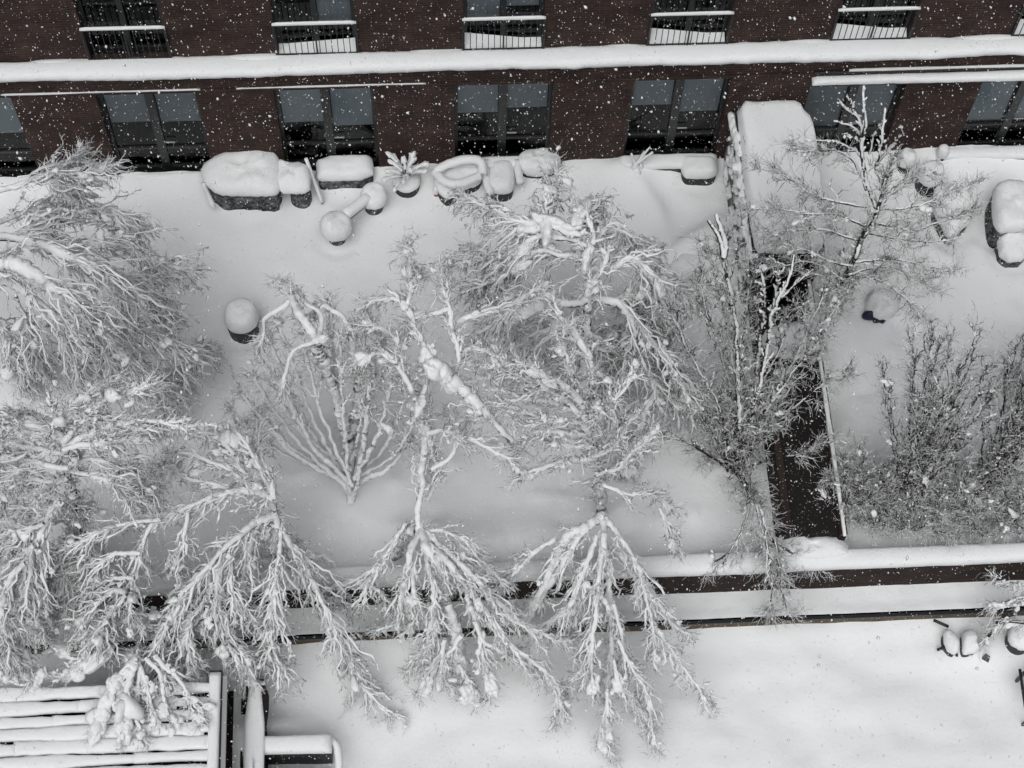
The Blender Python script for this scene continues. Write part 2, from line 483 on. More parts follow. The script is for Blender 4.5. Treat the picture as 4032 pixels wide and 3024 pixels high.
for k, c in enumerate(UW):
    f = MB(); y = YU + .22
    for x0, x1 in ((c - .764, c - .69), (c - .05, c + .05), (c + .69, c + .764)): f.box(x0, x1, y - .04, y + .05, 3.78, 6.098)
    for x0, x1 in ((c - .689, c - .051), (c + .051, c + .689)):
        f.box(x0, x1, y - .035, y + .045, 3.78, 3.95); f.box(x0, x1, y - .035, y + .045, 6.0, 6.097)
    fo = f.build('balcony_door', M_FRAME, bld, False)
    for x0, x1 in ((c - .689, c - .051), (c + .051, c + .689)):
        MB().quad((x0, y + .012, 3.9), (x1, y + .012, 3.9), (x1, y + .012, 6.05), (x0, y + .012, 6.05)).build('pane', GLASS, fo, False)
        MB().box(x0 + .01, x1 - .01, y + .10, y + .108, rng.choice([4.3, 4.75, 5.1, 5.4]), 6.0).build('blind', M_BLIND, fo, False)
    r = MB(); yr = YU - .045
    r.box(c - .79, c + .79, yr - .02, yr + .02, 4.79, 4.82); r.box(c - .79, c + .79, yr - .012, yr + .012, 3.9, 3.925)
    for i in range(14):
        x = c - .75 + 1.5 * i / 13
        r.box(x - .007, x + .007, yr - .007, yr + .007, 3.76, 4.789)
    for x in (c - .78, c, c + .78): r.box(x - .014, x + .014, yr - .014, yr + .014, 3.7, 4.788)
    ro = r.build('railing', M_RAIL, bld, False)
    snow_roll(MB(), (c - .79, yr, 4.822), (c + .79, yr, 4.822), .055, .05, .1, .1).build('rail_snow', M_SNOW, ro)
    if k != 1:
        s = MB()
        X = np.linspace(c - .74, c + .74, 18); V = []
        for i, x in enumerate(X):
            hh = .10 + (.26 * max(0, .75 - i / 17) if k in (3, 4, 5, 6) else .14 * max(0, i / 17 - .1))
            V += [(x, YU - .02, 3.80), (x, YU - .02, 3.86), (x, YU + .1, 3.86 + hh * .55), (x, YU + .178, 3.86 + hh)]
        i = np.concatenate([np.arange(17) * 4 + q for q in range(3)])
        s.add(V, np.stack([i, i + 4, i + 5, i + 1], -1)).build('threshold_snow', M_SNOW, bld)
L = MB(); snow_roll(L, (XL, 21.215, 3.745), (XR, 21.215, 3.745), .44, .17, .09, .10, .1)
for c in UW: L.blobs([(c - 1.25, YU - .09, 3.86)], [(.75, .12, .05)], None, .08, ICO3)
L.build('ledge_snow', M_SNOW, bld)
L = MB(); snow_roll(L, (XL, 21.85, 7.2), (XR, 21.85, 7.2), .95, .3, .2, .05); L.build('roof_snow', M_SNOW, bld)
for x0, x1 in ((-8.3, -4.45), (-3.75, -.05)): snow_roll(MB(), (x0, YF - .02, 3.122), (x1, YF - .02, 3.122), .032, .024, .08, .4).build('lintel_snow', M_SNOW, bld)
g = MB(); g.box(7.62, XR, YF - .16, YF - .004, 2.86, 2.93); g.box(7.62, XR, YF - .05, YF - .004, 3.14, 3.19)
aw = g.build('awning_beam', M_DARK, bld, False)
L = MB(); snow_roll(L, (7.6, YF - .09, 2.932), (XR, YF - .09, 2.932), .19, .12, .1, .12); snow_roll(L, (8.3, YF - .03, 3.192), (XR, YF - .03, 3.192), .05, .04, .1, .2)
L.build('awning_snow', M_SNOW, aw)
# low window boxes / sills buried in snow at the foot of the facade
for x0, x1, z, dp in ((.35, 2.3, .40, .28), (3.95, 6.0, .30, .3), (10.7, 14.5, .26, .28), (-6.3, -4.7, .12, .1)):
    g = MB(); g.box(x0, x1, YF - dp, YF - .004, -.2, z)
    so = g.build('window_sill', M_DARK, bld, False)
    snow_roll(MB(), (x0 - .02, YF - dp / 2, z), (x1 + .02, YF - dp / 2, z), dp * 1.02, .14, .1, .08).build('sill_snow', M_SNOW, so)

# ---------------------------------------------------------------- walled passage between the two gardens
XA0, XA1, XB0, XB1 = 6.34, 6.47, 7.36, 7.50
YR = 17.75        # the roofed, higher part starts here
ps = thing('garden_divider', 'dark brick garden divider, its far half under a smooth white snow roof', 'wall', (6.9, 16.5, 0))
g = MB(); g.box(6.20, 6.40, YR, YF - .005, -2.8, 1.98); g.build('side_wall', M_IVYWALL, ps, False)
g = MB(); g.box(7.38, 7.56, YR, YF - .005, -2.8, 1.98); g.build('side_wall', M_DBRICK, ps, False)
g = MB(); g.box(XA0, XA1, 12.3, YR - .002, -2.8, 1.0); g.build('low_wall', M_DRIFTWALL, ps, False)
g = MB(); g.box(XB0, XB1, 12.25, YR - .002, -2.8, 1.0); g.build('low_wall', M_DBRICK, ps, False)
g = MB(); g.box(6.17, 7.59, YR, YF - .006, 1.982, 2.04)
ro = g.build('roof', M_DARK, ps, False)
cap(MB(), [(6.19, YR - .02), (6.5, YR - .06), (7.1, YR - .02), (7.6, YR - .05), (7.6, 19.4), (7.64, 20.3), (7.6, 20.75), (7.42, 20.95), (7.4, 21.17), (6.6, 21.17), (6.18, 21.17), (6.2, 20.4), (6.15, 19.4), (6.19, 18.5)], 2.045, .25, .03, 0, [(.99, -.02), (1.0, .1), (1.0, .5), (.99, .8), (.965, .95), (.9, 1), (.6, 1), (.35, 1.01), (.15, 1.02)], 1).build('roof_snow', M_SNOW, ro)
g = MB(); g.box(XA1 + .002, XB0 - .002, 16.0, 16.65, .6, .97)
bo = g.build('cross_slab', M_DARK, ps, False)
cap(MB(), [(6.36, 15.95), (7.45, 15.97), (7.45, 16.7), (6.36, 16.68)], .98, .2, .08).build('slab_snow', M_SNOW, bo)
g = MB(); g.box(XA1 + .002, XB0 - .002, 12.31, 15.995, -.4, .93); g.box(XA1 + .002, XB0 - .002, 16.655, 17.2, -.4, .88)
g.build('wall_core', M_SPECK, ps, False)
L = MB()
snow_roll(L, (XB1 - .06, 12.2, 1.0), (XB1 - .06, YR - .05, 1.0), .075, .05, .1, .25)
L.build('wall_top_snow', M_SNOW, ps)
L = MB()
for i in range(90):
    y = rng.uniform(YR + .05, 21.0); z = rng.uniform(.1, 1.95)
    L.blobs([(6.19, y, z)], [(.09 * rng.uniform(.5, 1.7), .05, .07 * rng.uniform(.5, 1.6))], [(0, 1, 0)], .25, ICO1)
yy = np.arange(YR + .1, 21.1, .13)
L.blobs(np.stack([rng.normal(6.17, .02, len(yy)), yy, 1.95 + rng.normal(0, .06, len(yy))], -1), np.stack([rng.uniform(.1, .2, len(yy)), rng.uniform(.05, .09, len(yy)), rng.uniform(.05, .1, len(yy))], -1), np.tile([0, 1.0, 0], (len(yy), 1)), .25)
tag(L.build('ivy_snow', M_SNOW, ps), kind='stuff')

# ---------------------------------------------------------------- front garden wall, terrace, deck
gw = thing('garden_wall', 'long low dark brick garden wall with a rounded bank of snow on its top', 'wall', (2, 11.95, -.7))
g = MB(); g.box(-24, 26, 11.82, 12.125, -1.3, .42); g.build('brick_face', M_DBRICK, gw, False)
L = MB(); snow_roll(L, (-24, 11.96, .42), (5.9, 11.95, .42), .40, .24, .12, .05, .12); snow_roll(L, (5.7, 11.95, .42), (26, 11.95, .42), .38, .22, .12, .04, .12)
cap(L, [(6.25, 11.9), (7.6, 11.9), (7.58, 12.35), (7.2, 12.42), (6.75, 12.36), (6.6, 12.45), (6.5, 12.6), (6.3, 12.5)], .42, .34, .05, .0, PROF, 1)
L.build('wall_top_snow', M_SNOW, gw)
def terr_h(x, y): return -.7 + .03 * fbm(x, y, .7, 5) + .015 * fbm(x, y, 3, 8) + .05 * math.exp(-((y - 11.3) / .12) ** 2)
grid_sheet('terrace_snow', -24, 26, 11.27, 11.82, .09, terr_h)
te = thing('timber_edging', 'long weathered brown timber board edging the snowy terrace above the deck', 'timber edging', (2, 11.26, -1.2))
g = MB(); g.box(-24, 26, 11.22, 11.268, -1.5, -.80); g.build('board', M_WOOD, te, False)
g = MB(); g.box(-24, 26, 11.2, 11.267, -.798, -.735); g.build('top_rail', M_DARK, te, False)
DB = [(*(8.14,9.708,-1.15)[:2], 1.2, .5, .05), (*(7.9,9.093,-1.15)[:2], 1.2, .3, -.05), (*(10.138,10.551,-1.15)[:2], 1.0, .3, .16), (*(-3.318,9.568,-1.15)[:2], .6, .25, .35), (*(-1.951,11.568,-1.15)[:2], 1.0, .3, .2)]
def deck_h(x, y):
    h = -1.15 + .11 * fbm(x, y, .5, 2.2) + .035 * fbm(x * .7, y, 1.6, 4.4) + .006 * fbm(x, y, 5, 6) + .09 * math.exp(-((y - 11.2) / .3) ** 2)
    for b in DB: h += g2(x, y, b[0], b[1], b[2], b[3], b[4])
    return h
grid_sheet('deck_snow', -24, 26, 3.0, 11.22, .13, deck_h)

# ---------------------------------------------------------------- pergola, lower left
pg = thing('pergola', 'slatted dark pergola roof whose slats carry long rolls of snow in the bottom left corner', 'pergola', (-6.2, 9.3, -1.15))
for i in range(11):
    y = 7.35 + .243 * i
    g = MB(); g.box(-11.5, -4.25, y - .035, y + .035, .86, .98)
    so = g.build('slat', M_DARK, pg, False)
    L = MB()
    x = -11.5
    while x < -4.3:
        x1 = min(-4.25, x + rng.uniform(1.6, 4))
        wd = .222 if x < -5.8 else .165
        snow_roll(L, (x - .05, y + rng.normal(0, .008), .975), (x1 + .05, y + rng.normal(0, .012), .975), wd * rng.uniform(.94, 1.06), .12, .08, .2, .35)
        x = x1
    L.build('slat_snow', M_SNOW, so)
g = MB(); g.box(-4.24, -4.02, 7.2, 10.1, .8, .99); eo = g.build('end_beam', M_DARK, pg, False)
snow_roll(MB(), (-4.14, 7.2, .99), (-4.14, 10.05, .99), .2, .11, .1, .06).build('beam_snow', M_SNOW, eo)
g = MB(); g.box(-4.01, -3.93, 7.2, 10.0, .9, .97); go = g.build('gutter', M_CONC, pg, False)
for x, y in ((-4.13, 9.9), (-11, 9.9), (-4.13, 7.4), (-11, 7.4)):
    MB().box(x - .06, x + .06, y - .06, y + .06, -1.3, .798).build('post', M_DARK, pg, False)
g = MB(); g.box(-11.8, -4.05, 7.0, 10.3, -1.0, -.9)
tag(g.build('pergola_shade_sheet', M_SHADE, None, False), kind='structure')  # added dark sheet: shade between the slats put into its colour
pw = thing('parapet_wall', 'low wall beside the pergola with a dark gap along it and flat snow on top', 'wall', (-3.6, 9, -1.15))
g = MB(); g.box(-3.72, -3.4, 7.0, 10.25, -1.3, -.1); g.build('wall_face', M_DBRICK, pw, False)
cap(MB(), [(-3.74, 7.0), (-3.38, 7.0), (-3.38, 10.22), (-3.74, 10.22)], -.1, .16, .02, 0, PROF, 1).build('wall_snow', M_SNOW, pw)
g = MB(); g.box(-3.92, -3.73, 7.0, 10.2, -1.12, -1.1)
tag(g.build('gap_shade_strip', M_SHADE, None, False), kind='structure')  # dark strip over the snow, its black painting the gap's shade

# ---------------------------------------------------------------- courtyard snow, either side of the passage
# ---------------------------------------------------------------- snow-buried things in the gardens
DENT.clear()
def item(name, label, cat, outline, z, h, m=None, inset=.94, z0=-.25, lump=.03, taper=1.0, wob=0.0, sag=0.0, it=2, moat=.05, group=None, part='body', prof=PROF):
    if z > 0: z -= .09; h += .05
    O = smooth_outline(outline, 40, it); c = O.mean(0)
    t = thing(name, label, cat, (c[0], c[1], 0), group)
    if m: body(MB(), outline, z0, z + .03, inset, taper, wob, it).build(part, m, t)
    cap(MB(), outline, z, h, lump, sag, prof, it).build('snow_cap', M_SNOW, t)
    if moat: DENT.append((c[0], c[1], float(np.linalg.norm(O - c, axis=1).mean()) * 1.12, moat))
    return t

t = item('covered_grill', 'big snow-capped grill under a crinkled dark cover beside the brick wall', 'grill',
     [(-4.78,20.91),(-4.56,21.18),(-4.2,21.31),(-3.73,21.33),(-3.33,21.3),(-3.15,21.15),(-3.1,20.69),(-3.14,20.3),(-3.45,20.27),(-3.91,20.31),(-4.34,20.32),(-4.66,20.55)], .72, .30, M_GREY, .93, -.2, .035, 1, .10, part='cover')
cap(MB(), [(-3.21,21.12),(-2.98,21.01),(-2.71,21.02),(-2.51,20.9),(-2.48,20.54),(-2.53,20.33),(-2.87,20.32),(-3.2,20.37)], .62, .26, .04).build('snow_cap', M_SNOW, t)
body(MB(), [(-2.99,20.87),(-2.52,20.86),(-2.52,20.36),(-2.95,20.38)], -.2, .62, .95, 1, .08).build('side_shelf', M_GREY, t)
MB().tubes([catmull([(-4.696,20.572,0.75,0.05),(-4.638,20.513,0.475,0.045),(-4.536,20.332,0.2,0.04)], .08)[:, :3]], [np.full(len(catmull([(-4.696,20.572,0.75,0.05),(-4.638,20.513,0.475,0.045),(-4.536,20.332,0.2,0.04)], .08)), .045)], 8, 1, .1).build('cover_edge_snow', M_SNOW, t)

t = item('planter_box', 'rectangular dark planter box with a thick square slab of snow, against the facade', 'planter',
     [(-2.39,21.35),(-1.27,21.34),(-1.21,21.25),(-1.21,20.8),(-2.34,20.8),(-2.39,20.87)], .42, .20, M_GREY, .97, -.2, .02, 1, .02, it=1, part='box')
t = thing('leaning_pole', 'thin dark pole leaning beside the grill with a line of snow on it', 'pole', (-2.318,20.471,0))
A_ = np.array([(-2.575,20.987,0.9), (-2.307,20.458,0.02)]); A3 = np.linspace(A_[0], A_[1], 9)[None]
MB().tubes(A3, np.full((1, 9), .025), 6).build('shaft', M_DARK, t)
MB().tubes(A3 + [0, 0, .04], np.full((1, 9), .045), 6, .8, .12).build('shaft_snow', M_SNOW, t)

c0 = (-0.531,20.812,0.3)
t = item('potted_plant', 'round dark pot holding a small snow-laden shrub, against the brick pier', 'potted plant', circle(c0, .30), .34, .10, M_POT, .98, -.2, .03, .9, part='pot')
S_ = []
for i in range(17):
    a = i * 2.4; r = rng.uniform(.12, .5); hgt = rng.uniform(.35, .95)
    S_.append(np.array([(c0[0] + math.cos(a) * r * s, c0[1] + math.sin(a) * r * s, .38 + hgt * (s - .42 * s * s) * 1.2) for s in np.linspace(0, 1, 7)]))
S_ = np.array(S_); RR = np.tile(np.linspace(.016, .008, 7), (17, 1))
MB().tubes(S_, RR, 5).build('stem', M_BARK, t)
MB().tubes(S_[:, 2:] + [0, 0, .02], RR[:, 2:] + rng.uniform(.012, .04, (17, 5)), 7, .8, .15).blobs(S_[:, -1], np.tile([.08, .05, .05], (17, 1)), S_[:, -1] - S_[:, -2], .25, ICO1).build('stem_snow', M_SNOW, t)

t = item('lounge_chair', 'curved lounge chair under snow with a hollow seat, right of the potted shrub', 'chair',
     [(0.03,20.92),(0.3,21.03),(0.68,21.18),(0.91,21.19),(1.08,21.09),(1.08,20.85),(0.99,20.63),(0.72,20.54),(0.48,20.39),(0.3,20.3),(0.18,20.4),(0.06,20.64)], .36, .2, M_POT, .97, -.2, .05, part='frame')
L = MB(); q = catmull([(0.079,20.769,0.62,0.09),(0.191,20.574,0.67,0.09),(0.352,20.417,0.72,0.09),(0.651,20.446,0.69,0.09),(0.99,20.612,0.66,0.09)], .08); L.tubes([q[:, :3]], [np.full(len(q), .095)], 9, 1, .05)
q = catmull([(0.08,20.771,0.64,0.09),(0.368,20.891,0.72,0.09),(0.769,20.935,0.8,0.09),(1.035,20.902,0.73,0.09),(1.057,20.629,0.66,0.09)], .08); L.tubes([q[:, :3]], [np.full(len(q), .10)], 9, 1, .05)
L.build('backrest_snow', M_SNOW, t)
t2 = item('toy', 'small snow-capped lump with a red foot beside the curved lounge chair', 'toy', circle((0.084,20.606,0.2), .07), .2, .16, M_RED, .8, -.1, .05, moat=0)
t = item('armchair', 'boxy armchair under snow, its seat a rounded pillow, in front of the window sill', 'chair',
     [(1.25,21.14),(1.69,21.13),(1.74,20.96),(1.72,20.53),(1.62,20.35),(1.28,20.36),(1.17,20.51),(1.19,20.98)], .42, .22, M_POT, .96, -.2, .02, part='frame')
for s in ('965,1000 970,1110 1000,1205', '1165,1010 1180,1090 1200,1180'):
    q = catmull([(1.128,21.093,0.5,0.08),(1.127,20.66,0.49,0.08),(1.211,20.287,0.48,0.08)] if s[0] == '9' else [(1.8,21.07,0.5,0.08),(1.81,20.795,0.49,0.08),(1.84,20.522,0.48,0.08)], .08)
    o = MB().tubes([q[:, :3]], [np.full(len(q), .085)], 8, 1, .06).build('armrest', M_SNOW, t)
item('planter_bowl', 'wide oval planter with a fat snow top and dark rim, right of the armchair', 'planter',
     [(1.76,21.14),(1.94,21.35),(2.28,21.42),(2.62,21.39),(2.72,21.19),(2.69,20.95),(2.51,20.81),(2.21,20.78),(1.94,20.83),(1.78,20.96)], .40, .28, M_POT, .97, -.2, .06, .85)
c0 = (4.253,20.823,0.2)
t = thing('garden_statue', 'small snow-wrapped upright ornament standing alone left of the snow-topped stool', 'ornament', (c0[0], c0[1], 0))
MB().blobs([(c0[0], c0[1], .18), (c0[0] - .1, c0[1] - .03, .12), (c0[0] + .14, c0[1] + .1, .28), (c0[0] + .02, c0[1] + .03, .42)], [(.13, .13, .32), (.16, .1, .18), (.07, .07, .22), (.08, .08, .2)], None, .12).build('snow_coat', M_SNOW, t)
tw = np.array([[(c0[0] + dx * s, c0[1] + dy * s + .06, .5 + dz * s) for s in np.linspace(0, 1, 6)] for dx, dy, dz in ((.28, .1, .5), (.34, .02, .42), (-.1, .05, .35), (.2, .2, .2))])
MB().tubes(tw, np.tile(np.linspace(.035, .02, 6), (4, 1)), 6, 1, .2).build('stem_snow', M_SNOW, t)
item('stool', 'low square stool with a pillow of snow above a thin dark line', 'stool',
     [(5.25,21.09),(5.45,21.14),(5.89,21.12),(6.03,21.05),(6,20.65),(5.5,20.64),(5.25,20.68)], .34, .2, M_POT, .97, -.2, .02)
# round table joined to a round stool by a bar
t = item('round_table', 'round snow-domed table joined by a bar to a round seat, in open snow', 'table', circle((-1.999,19.627,0.5), .335), .46, .32, M_GREY, .55, -.2, .03, moat=.07, part='pedestal')
cap(MB(), circle((-1.223,20.34,0.5), .28), .34, .3, .04).build('seat_snow', M_SNOW, t)
body(MB(), circle((-1.223,20.34,0.5), .28), -.2, .36, .7).build('seat', M_GREY, t)
L = MB(); snow_roll(L, (-1.836,19.787,0.52), (-1.282,20.299,0.48), .21, .16, .08, .05); L.build('bar_snow', M_SNOW, t)
a_, b_ = np.array((-1.814,19.782,0.42)), np.array((-1.285,20.258,0.42))
MB().tubes([np.linspace(a_, b_, 6)], [np.full(6, .06)], 6).build('bar', M_DARK, t)
c0 = (-3.883,17.553,0.5)
item('round_planter', 'large round black planter with a high dome of snow, standing alone in the open snow', 'planter', circle(c0, .35), .5, .40, M_POT, .98, -.25, .02, .86, moat=.06, part='pot')

# right-hand garden
g3 = 'snowball pots in the right-hand garden'
item('plant_pot', 'ball-topped snowy pot closest to the tall tree, against the brick wall', 'plant pot', circle((10.012,20.873,0.5), .19), .44, .30, M_POT, .9, -.2, .04, .9, group=g3, part='pot')
item('plant_pot', 'largest of the three ball-topped snowy pots, with a wide dark rim below its snow', 'plant pot', circle((10.444,20.431,0.55), .27), .5, .36, M_POT, .98, -.2, .03, .9, group=g3, part='pot')
item('plant_pot', 'smallest of the three ball-topped snowy pots, nearest the window sill', 'plant pot', circle((10.804,21.021,0.5), .13), .45, .22, M_POT, .85, -.2, .04, .9, group=g3, part='pot')
t = item('patio_chair', 'pointed lump of snow on a patio chair turned cornerwise, behind the bare twigs', 'chair', [(10.46,20.16),(10.91,20.19),(11.28,19.86),(11.17,19.31),(10.9,19.13),(10.64,18.86),(10.49,19.26),(10.38,19.61)], .42, .34, M_GREY, .95, -.2, .05, moat=.06)
t = item('high_back_chair', 'tall snow-covered outdoor chair at the right edge, its back a long rounded slab', 'chair', [(11.65,20.01),(11.95,20.09),(12.29,20.05),(12.28,19.65),(12.17,18.91),(11.83,18.86),(11.49,18.87),(11.51,19.45)], .72, .30, M_GREY, .95, -.2, .03, moat=.08)
item('footstool', 'square snow-covered footstool right in front of the tall chair', 'footstool', [(11.63,19.02),(12.28,19.02),(12.2,18.38),(11.61,18.36)], .36, .24, M_GREY, .95, -.2, .03, it=1, moat=.07)
c0 = (8.88,17.351,0.25)
t = thing('storage_bag', 'crumpled dark blue bag half buried in snow under the tall tree right of the passage', 'bag', (c0[0], c0[1], 0))
MB().blobs([(c0[0], c0[1], .1), (c0[0] + .12, c0[1] - .05, .06)], [(.17, .14, .2), (.12, .1, .13)], None, .16).build('cloth', M_BLUE, t)
cap(MB(), circle((c0[0] + .18, c0[1] + .2), .34), .1, .3, .08).build('snow_cap', M_SNOW, t)
c0 = (5.344,18.758,0.15)
t = item('buried_bench', 'soft mound of a bench wholly buried in snow left of the ivy wall', 'bench', [(4.71,18.55),(5.06,18.9),(5.58,19.28),(5.95,19.15),(6,18.7),(5.59,18.39),(5.11,18.32),(4.83,18.39)], .2, .24, M_POT, .9, -.2, .06, moat=0)
# lower deck
t = item('deck_sofa', 'snow-covered outdoor sofa with a rolled snow back and a dark slot, at the bottom edge', 'sofa', [(-3.63,8.77),(-3.62,8.41),(-2.2,8.35),(-2.19,8.71)], -.75, .12, M_GREY, .98, -1.3, .02, it=1, moat=0)
L = MB(); snow_roll(L, np.array((-3.588,9.04,-0.25)), np.array((-2.161,9.024,-0.25)), .33, .2, .08, .04); L.build('backrest_snow', M_SNOW, t)
a_, b_ = np.array((-3.55,9.037,-0.3)), np.array((-2.209,9.01,-0.3))
MB().box(a_[0], b_[0], a_[1] - .12, a_[1] + .12, -1.25, -.25).build('backrest', M_POT, t)
for s in (0, 1):
    q = catmull([(-3.685,8.967,-0.35,0.08),(-3.671,8.684,-0.4,0.08),(-3.671,8.344,-0.45,0.08)] if s == 0 else [(-2.212,9.143,-0.35,0.08),(-2.078,9.009,-0.317,0.08),(-2.038,8.66,-0.35,0.08),(-2.061,8.275,-0.45,0.08)], .08)
    MB().tubes([q[:, :3]], [np.full(len(q), .10 if s == 0 else .075)], 9, 1.2, .03).build('armrest', M_SNOW, t)
t = item('tipped_stool', 'tipped stool under lumpy snow with two dark legs sticking out to its left', 'stool', [(9.53,10.91),(9.65,10.89),(9.76,10.7),(9.77,10.58),(9.7,10.42),(9.61,10.42),(9.49,10.59),(9.49,10.78)], -.85, .2, M_GREY, .9, -1.2, .09, moat=0)
T_ = MB()
for a_, b_ in (((9.345,11.095,-0.75), (9.619,10.972,-0.8)), ((9.392,10.58,-1), (9.621,10.617,-0.85)), ((9.675,10.584,-0.9), (9.799,10.442,-1.12))):
    T_ = MB().tubes([np.linspace(a_, b_, 5)], [np.full(5, .032)], 6); T_.build('leg', M_DARK, t)
t = item('tipped_chair', 'squarer tipped seat under snow, just right of the stool with dark legs', 'chair', [(9.88,10.86),(10.05,10.88),(10.15,10.78),(10.11,10.59),(10.14,10.46),(9.91,10.4),(9.81,10.43),(9.84,10.7)], -.85, .2, M_GREY, .92, -1.2, .07, it=1, moat=0)
c0 = (10.268,10.367,-0.9)
t = thing('dark_spade', 'small dark blade standing upright in the deck snow near the tipped seats', 'spade', (c0[0], c0[1], -1.15))
MB().add([(c0[0] - .05, c0[1], -1.2), (c0[0] + .1, c0[1] - .08, -1.2), (c0[0] + .07, c0[1] - .03, -.86), (c0[0] - .02, c0[1] + .02, -.82), (c0[0] - .04, c0[1] + .03, -1.2), (c0[0] + .11, c0[1] - .05, -1.2), (c0[0] + .08, c0[1], -.86), (c0[0] - .01, c0[1] + .05, -.82)],
         [(0, 1, 2, 3), (4, 7, 6, 5), (0, 4, 5, 1), (1, 5, 6, 2), (2, 6, 7, 3), (3, 7, 4, 0)]).build('blade', M_GREY, t, False)
item('deck_planter', 'round snow-topped planter at the right edge below the timber edging', 'planter', circle((10.965,10.67,-0.6), .27), -.72, .24, M_POT, .96, -1.25, .05, .9, moat=0)
L = thing('deck_table', 'dark-framed deck table running out of the picture at the lower right', 'table', (11.216,9.737,-1.15))
A_ = np.array((10.769,9.994,-0.55)); B_ = np.array((10.739,9.139,-0.55))
MB().tubes([np.linspace(A_, B_, 5)], [np.full(5, .03)], 6).build('table_edge', M_DARK, L)
cap(MB(), [(A_[0] + .03, A_[1] - .02), (A_[0] + 1.0, A_[1]), (B_[0] + 1.0, B_[1]), (B_[0] + .03, B_[1])], -.56, .12, .02, 0, PROF, 1).build('table_snow', M_SNOW, L)
for dx in (.06, .95):
    for q in (A_, B_): MB().box(q[0] + dx, q[0] + dx + .05, q[1] - .08, q[1] - .03, -1.3, -.58).build('leg', M_DARK, L, False)

# ground now that the moats are known
grid_sheet('courtyard_snow', -24, 6.35, 12.1, YF + .02, .11, court_h)
grid_sheet('garden_snow', 7.49, 26, 12.1, YF + .02, .11, court_h)
# ---------------------------------------------------------------- trees
UPV = np.array([0, 0, 1.0])
def unit(v): return v / (np.linalg.norm(v, axis=-1, keepdims=True) + 1e-9)

def sprout(pos, tan, n_each, K, L, along, side, up, droop, curl, lmin=.5, lmax=1.2, floor=-9):
    """children of the points pos (n,3) with tangents tan: (n*n_each, K, 3)"""
    pos = np.repeat(pos, n_each, 0); tan = unit(np.repeat(tan, n_each, 0))
    n_ = len(pos)
    r = rng.normal(0, 1, (n_, 3)); r -= np.sum(r * tan, 1, keepdims=True) * tan
    d = unit(tan * along * rng.uniform(.6, 1.3, (n_, 1)) + unit(r) * side * rng.uniform(.5, 1.3, (n_, 1)) + UPV * up)
    ln = L * rng.uniform(lmin, lmax, (n_, 1, 1)) if np.isscalar(L) else np.repeat(L, n_each)[:, None, None] * rng.uniform(lmin, lmax, (n_, 1, 1))
    s = np.linspace(0, 1, K)[None, :, None]
    c = rng.normal(0, curl, (n_, 1, 3)); c2 = rng.normal(0, curl, (n_, 1, 3))
    p_ = pos[:, None] + ln * (d[:, None] * s + c * s * s + c2 * np.sin(s * 5) * .25 * s - UPV * droop * s * s)
    p_[:, 1:] += rng.normal(0, .04, (n_, K - 1, 3)) * ln
    p_[..., 2] = np.maximum(p_[..., 2], floor + .02 + rng.uniform(0, .08, (n_, 1)))
    return p_, ln[:, 0, 0]

def pick(poly, lo, hi, n_):
    """n_ random points with tangents on every polyline between the fractions lo and hi"""
    N_, K = poly.shape[:2]
    t = rng.uniform(lo, hi, (N_, n_)) * (K - 1)
    i = np.minimum(t.astype(int), K - 2); f = (t - i)[..., None]
    a = np.take_along_axis(poly, i[..., None], 1); b_ = np.take_along_axis(poly, (i + 1)[..., None], 1)
    return (a * (1 - f) + b_ * f).reshape(-1, 3), (b_ - a).reshape(-1, 3)

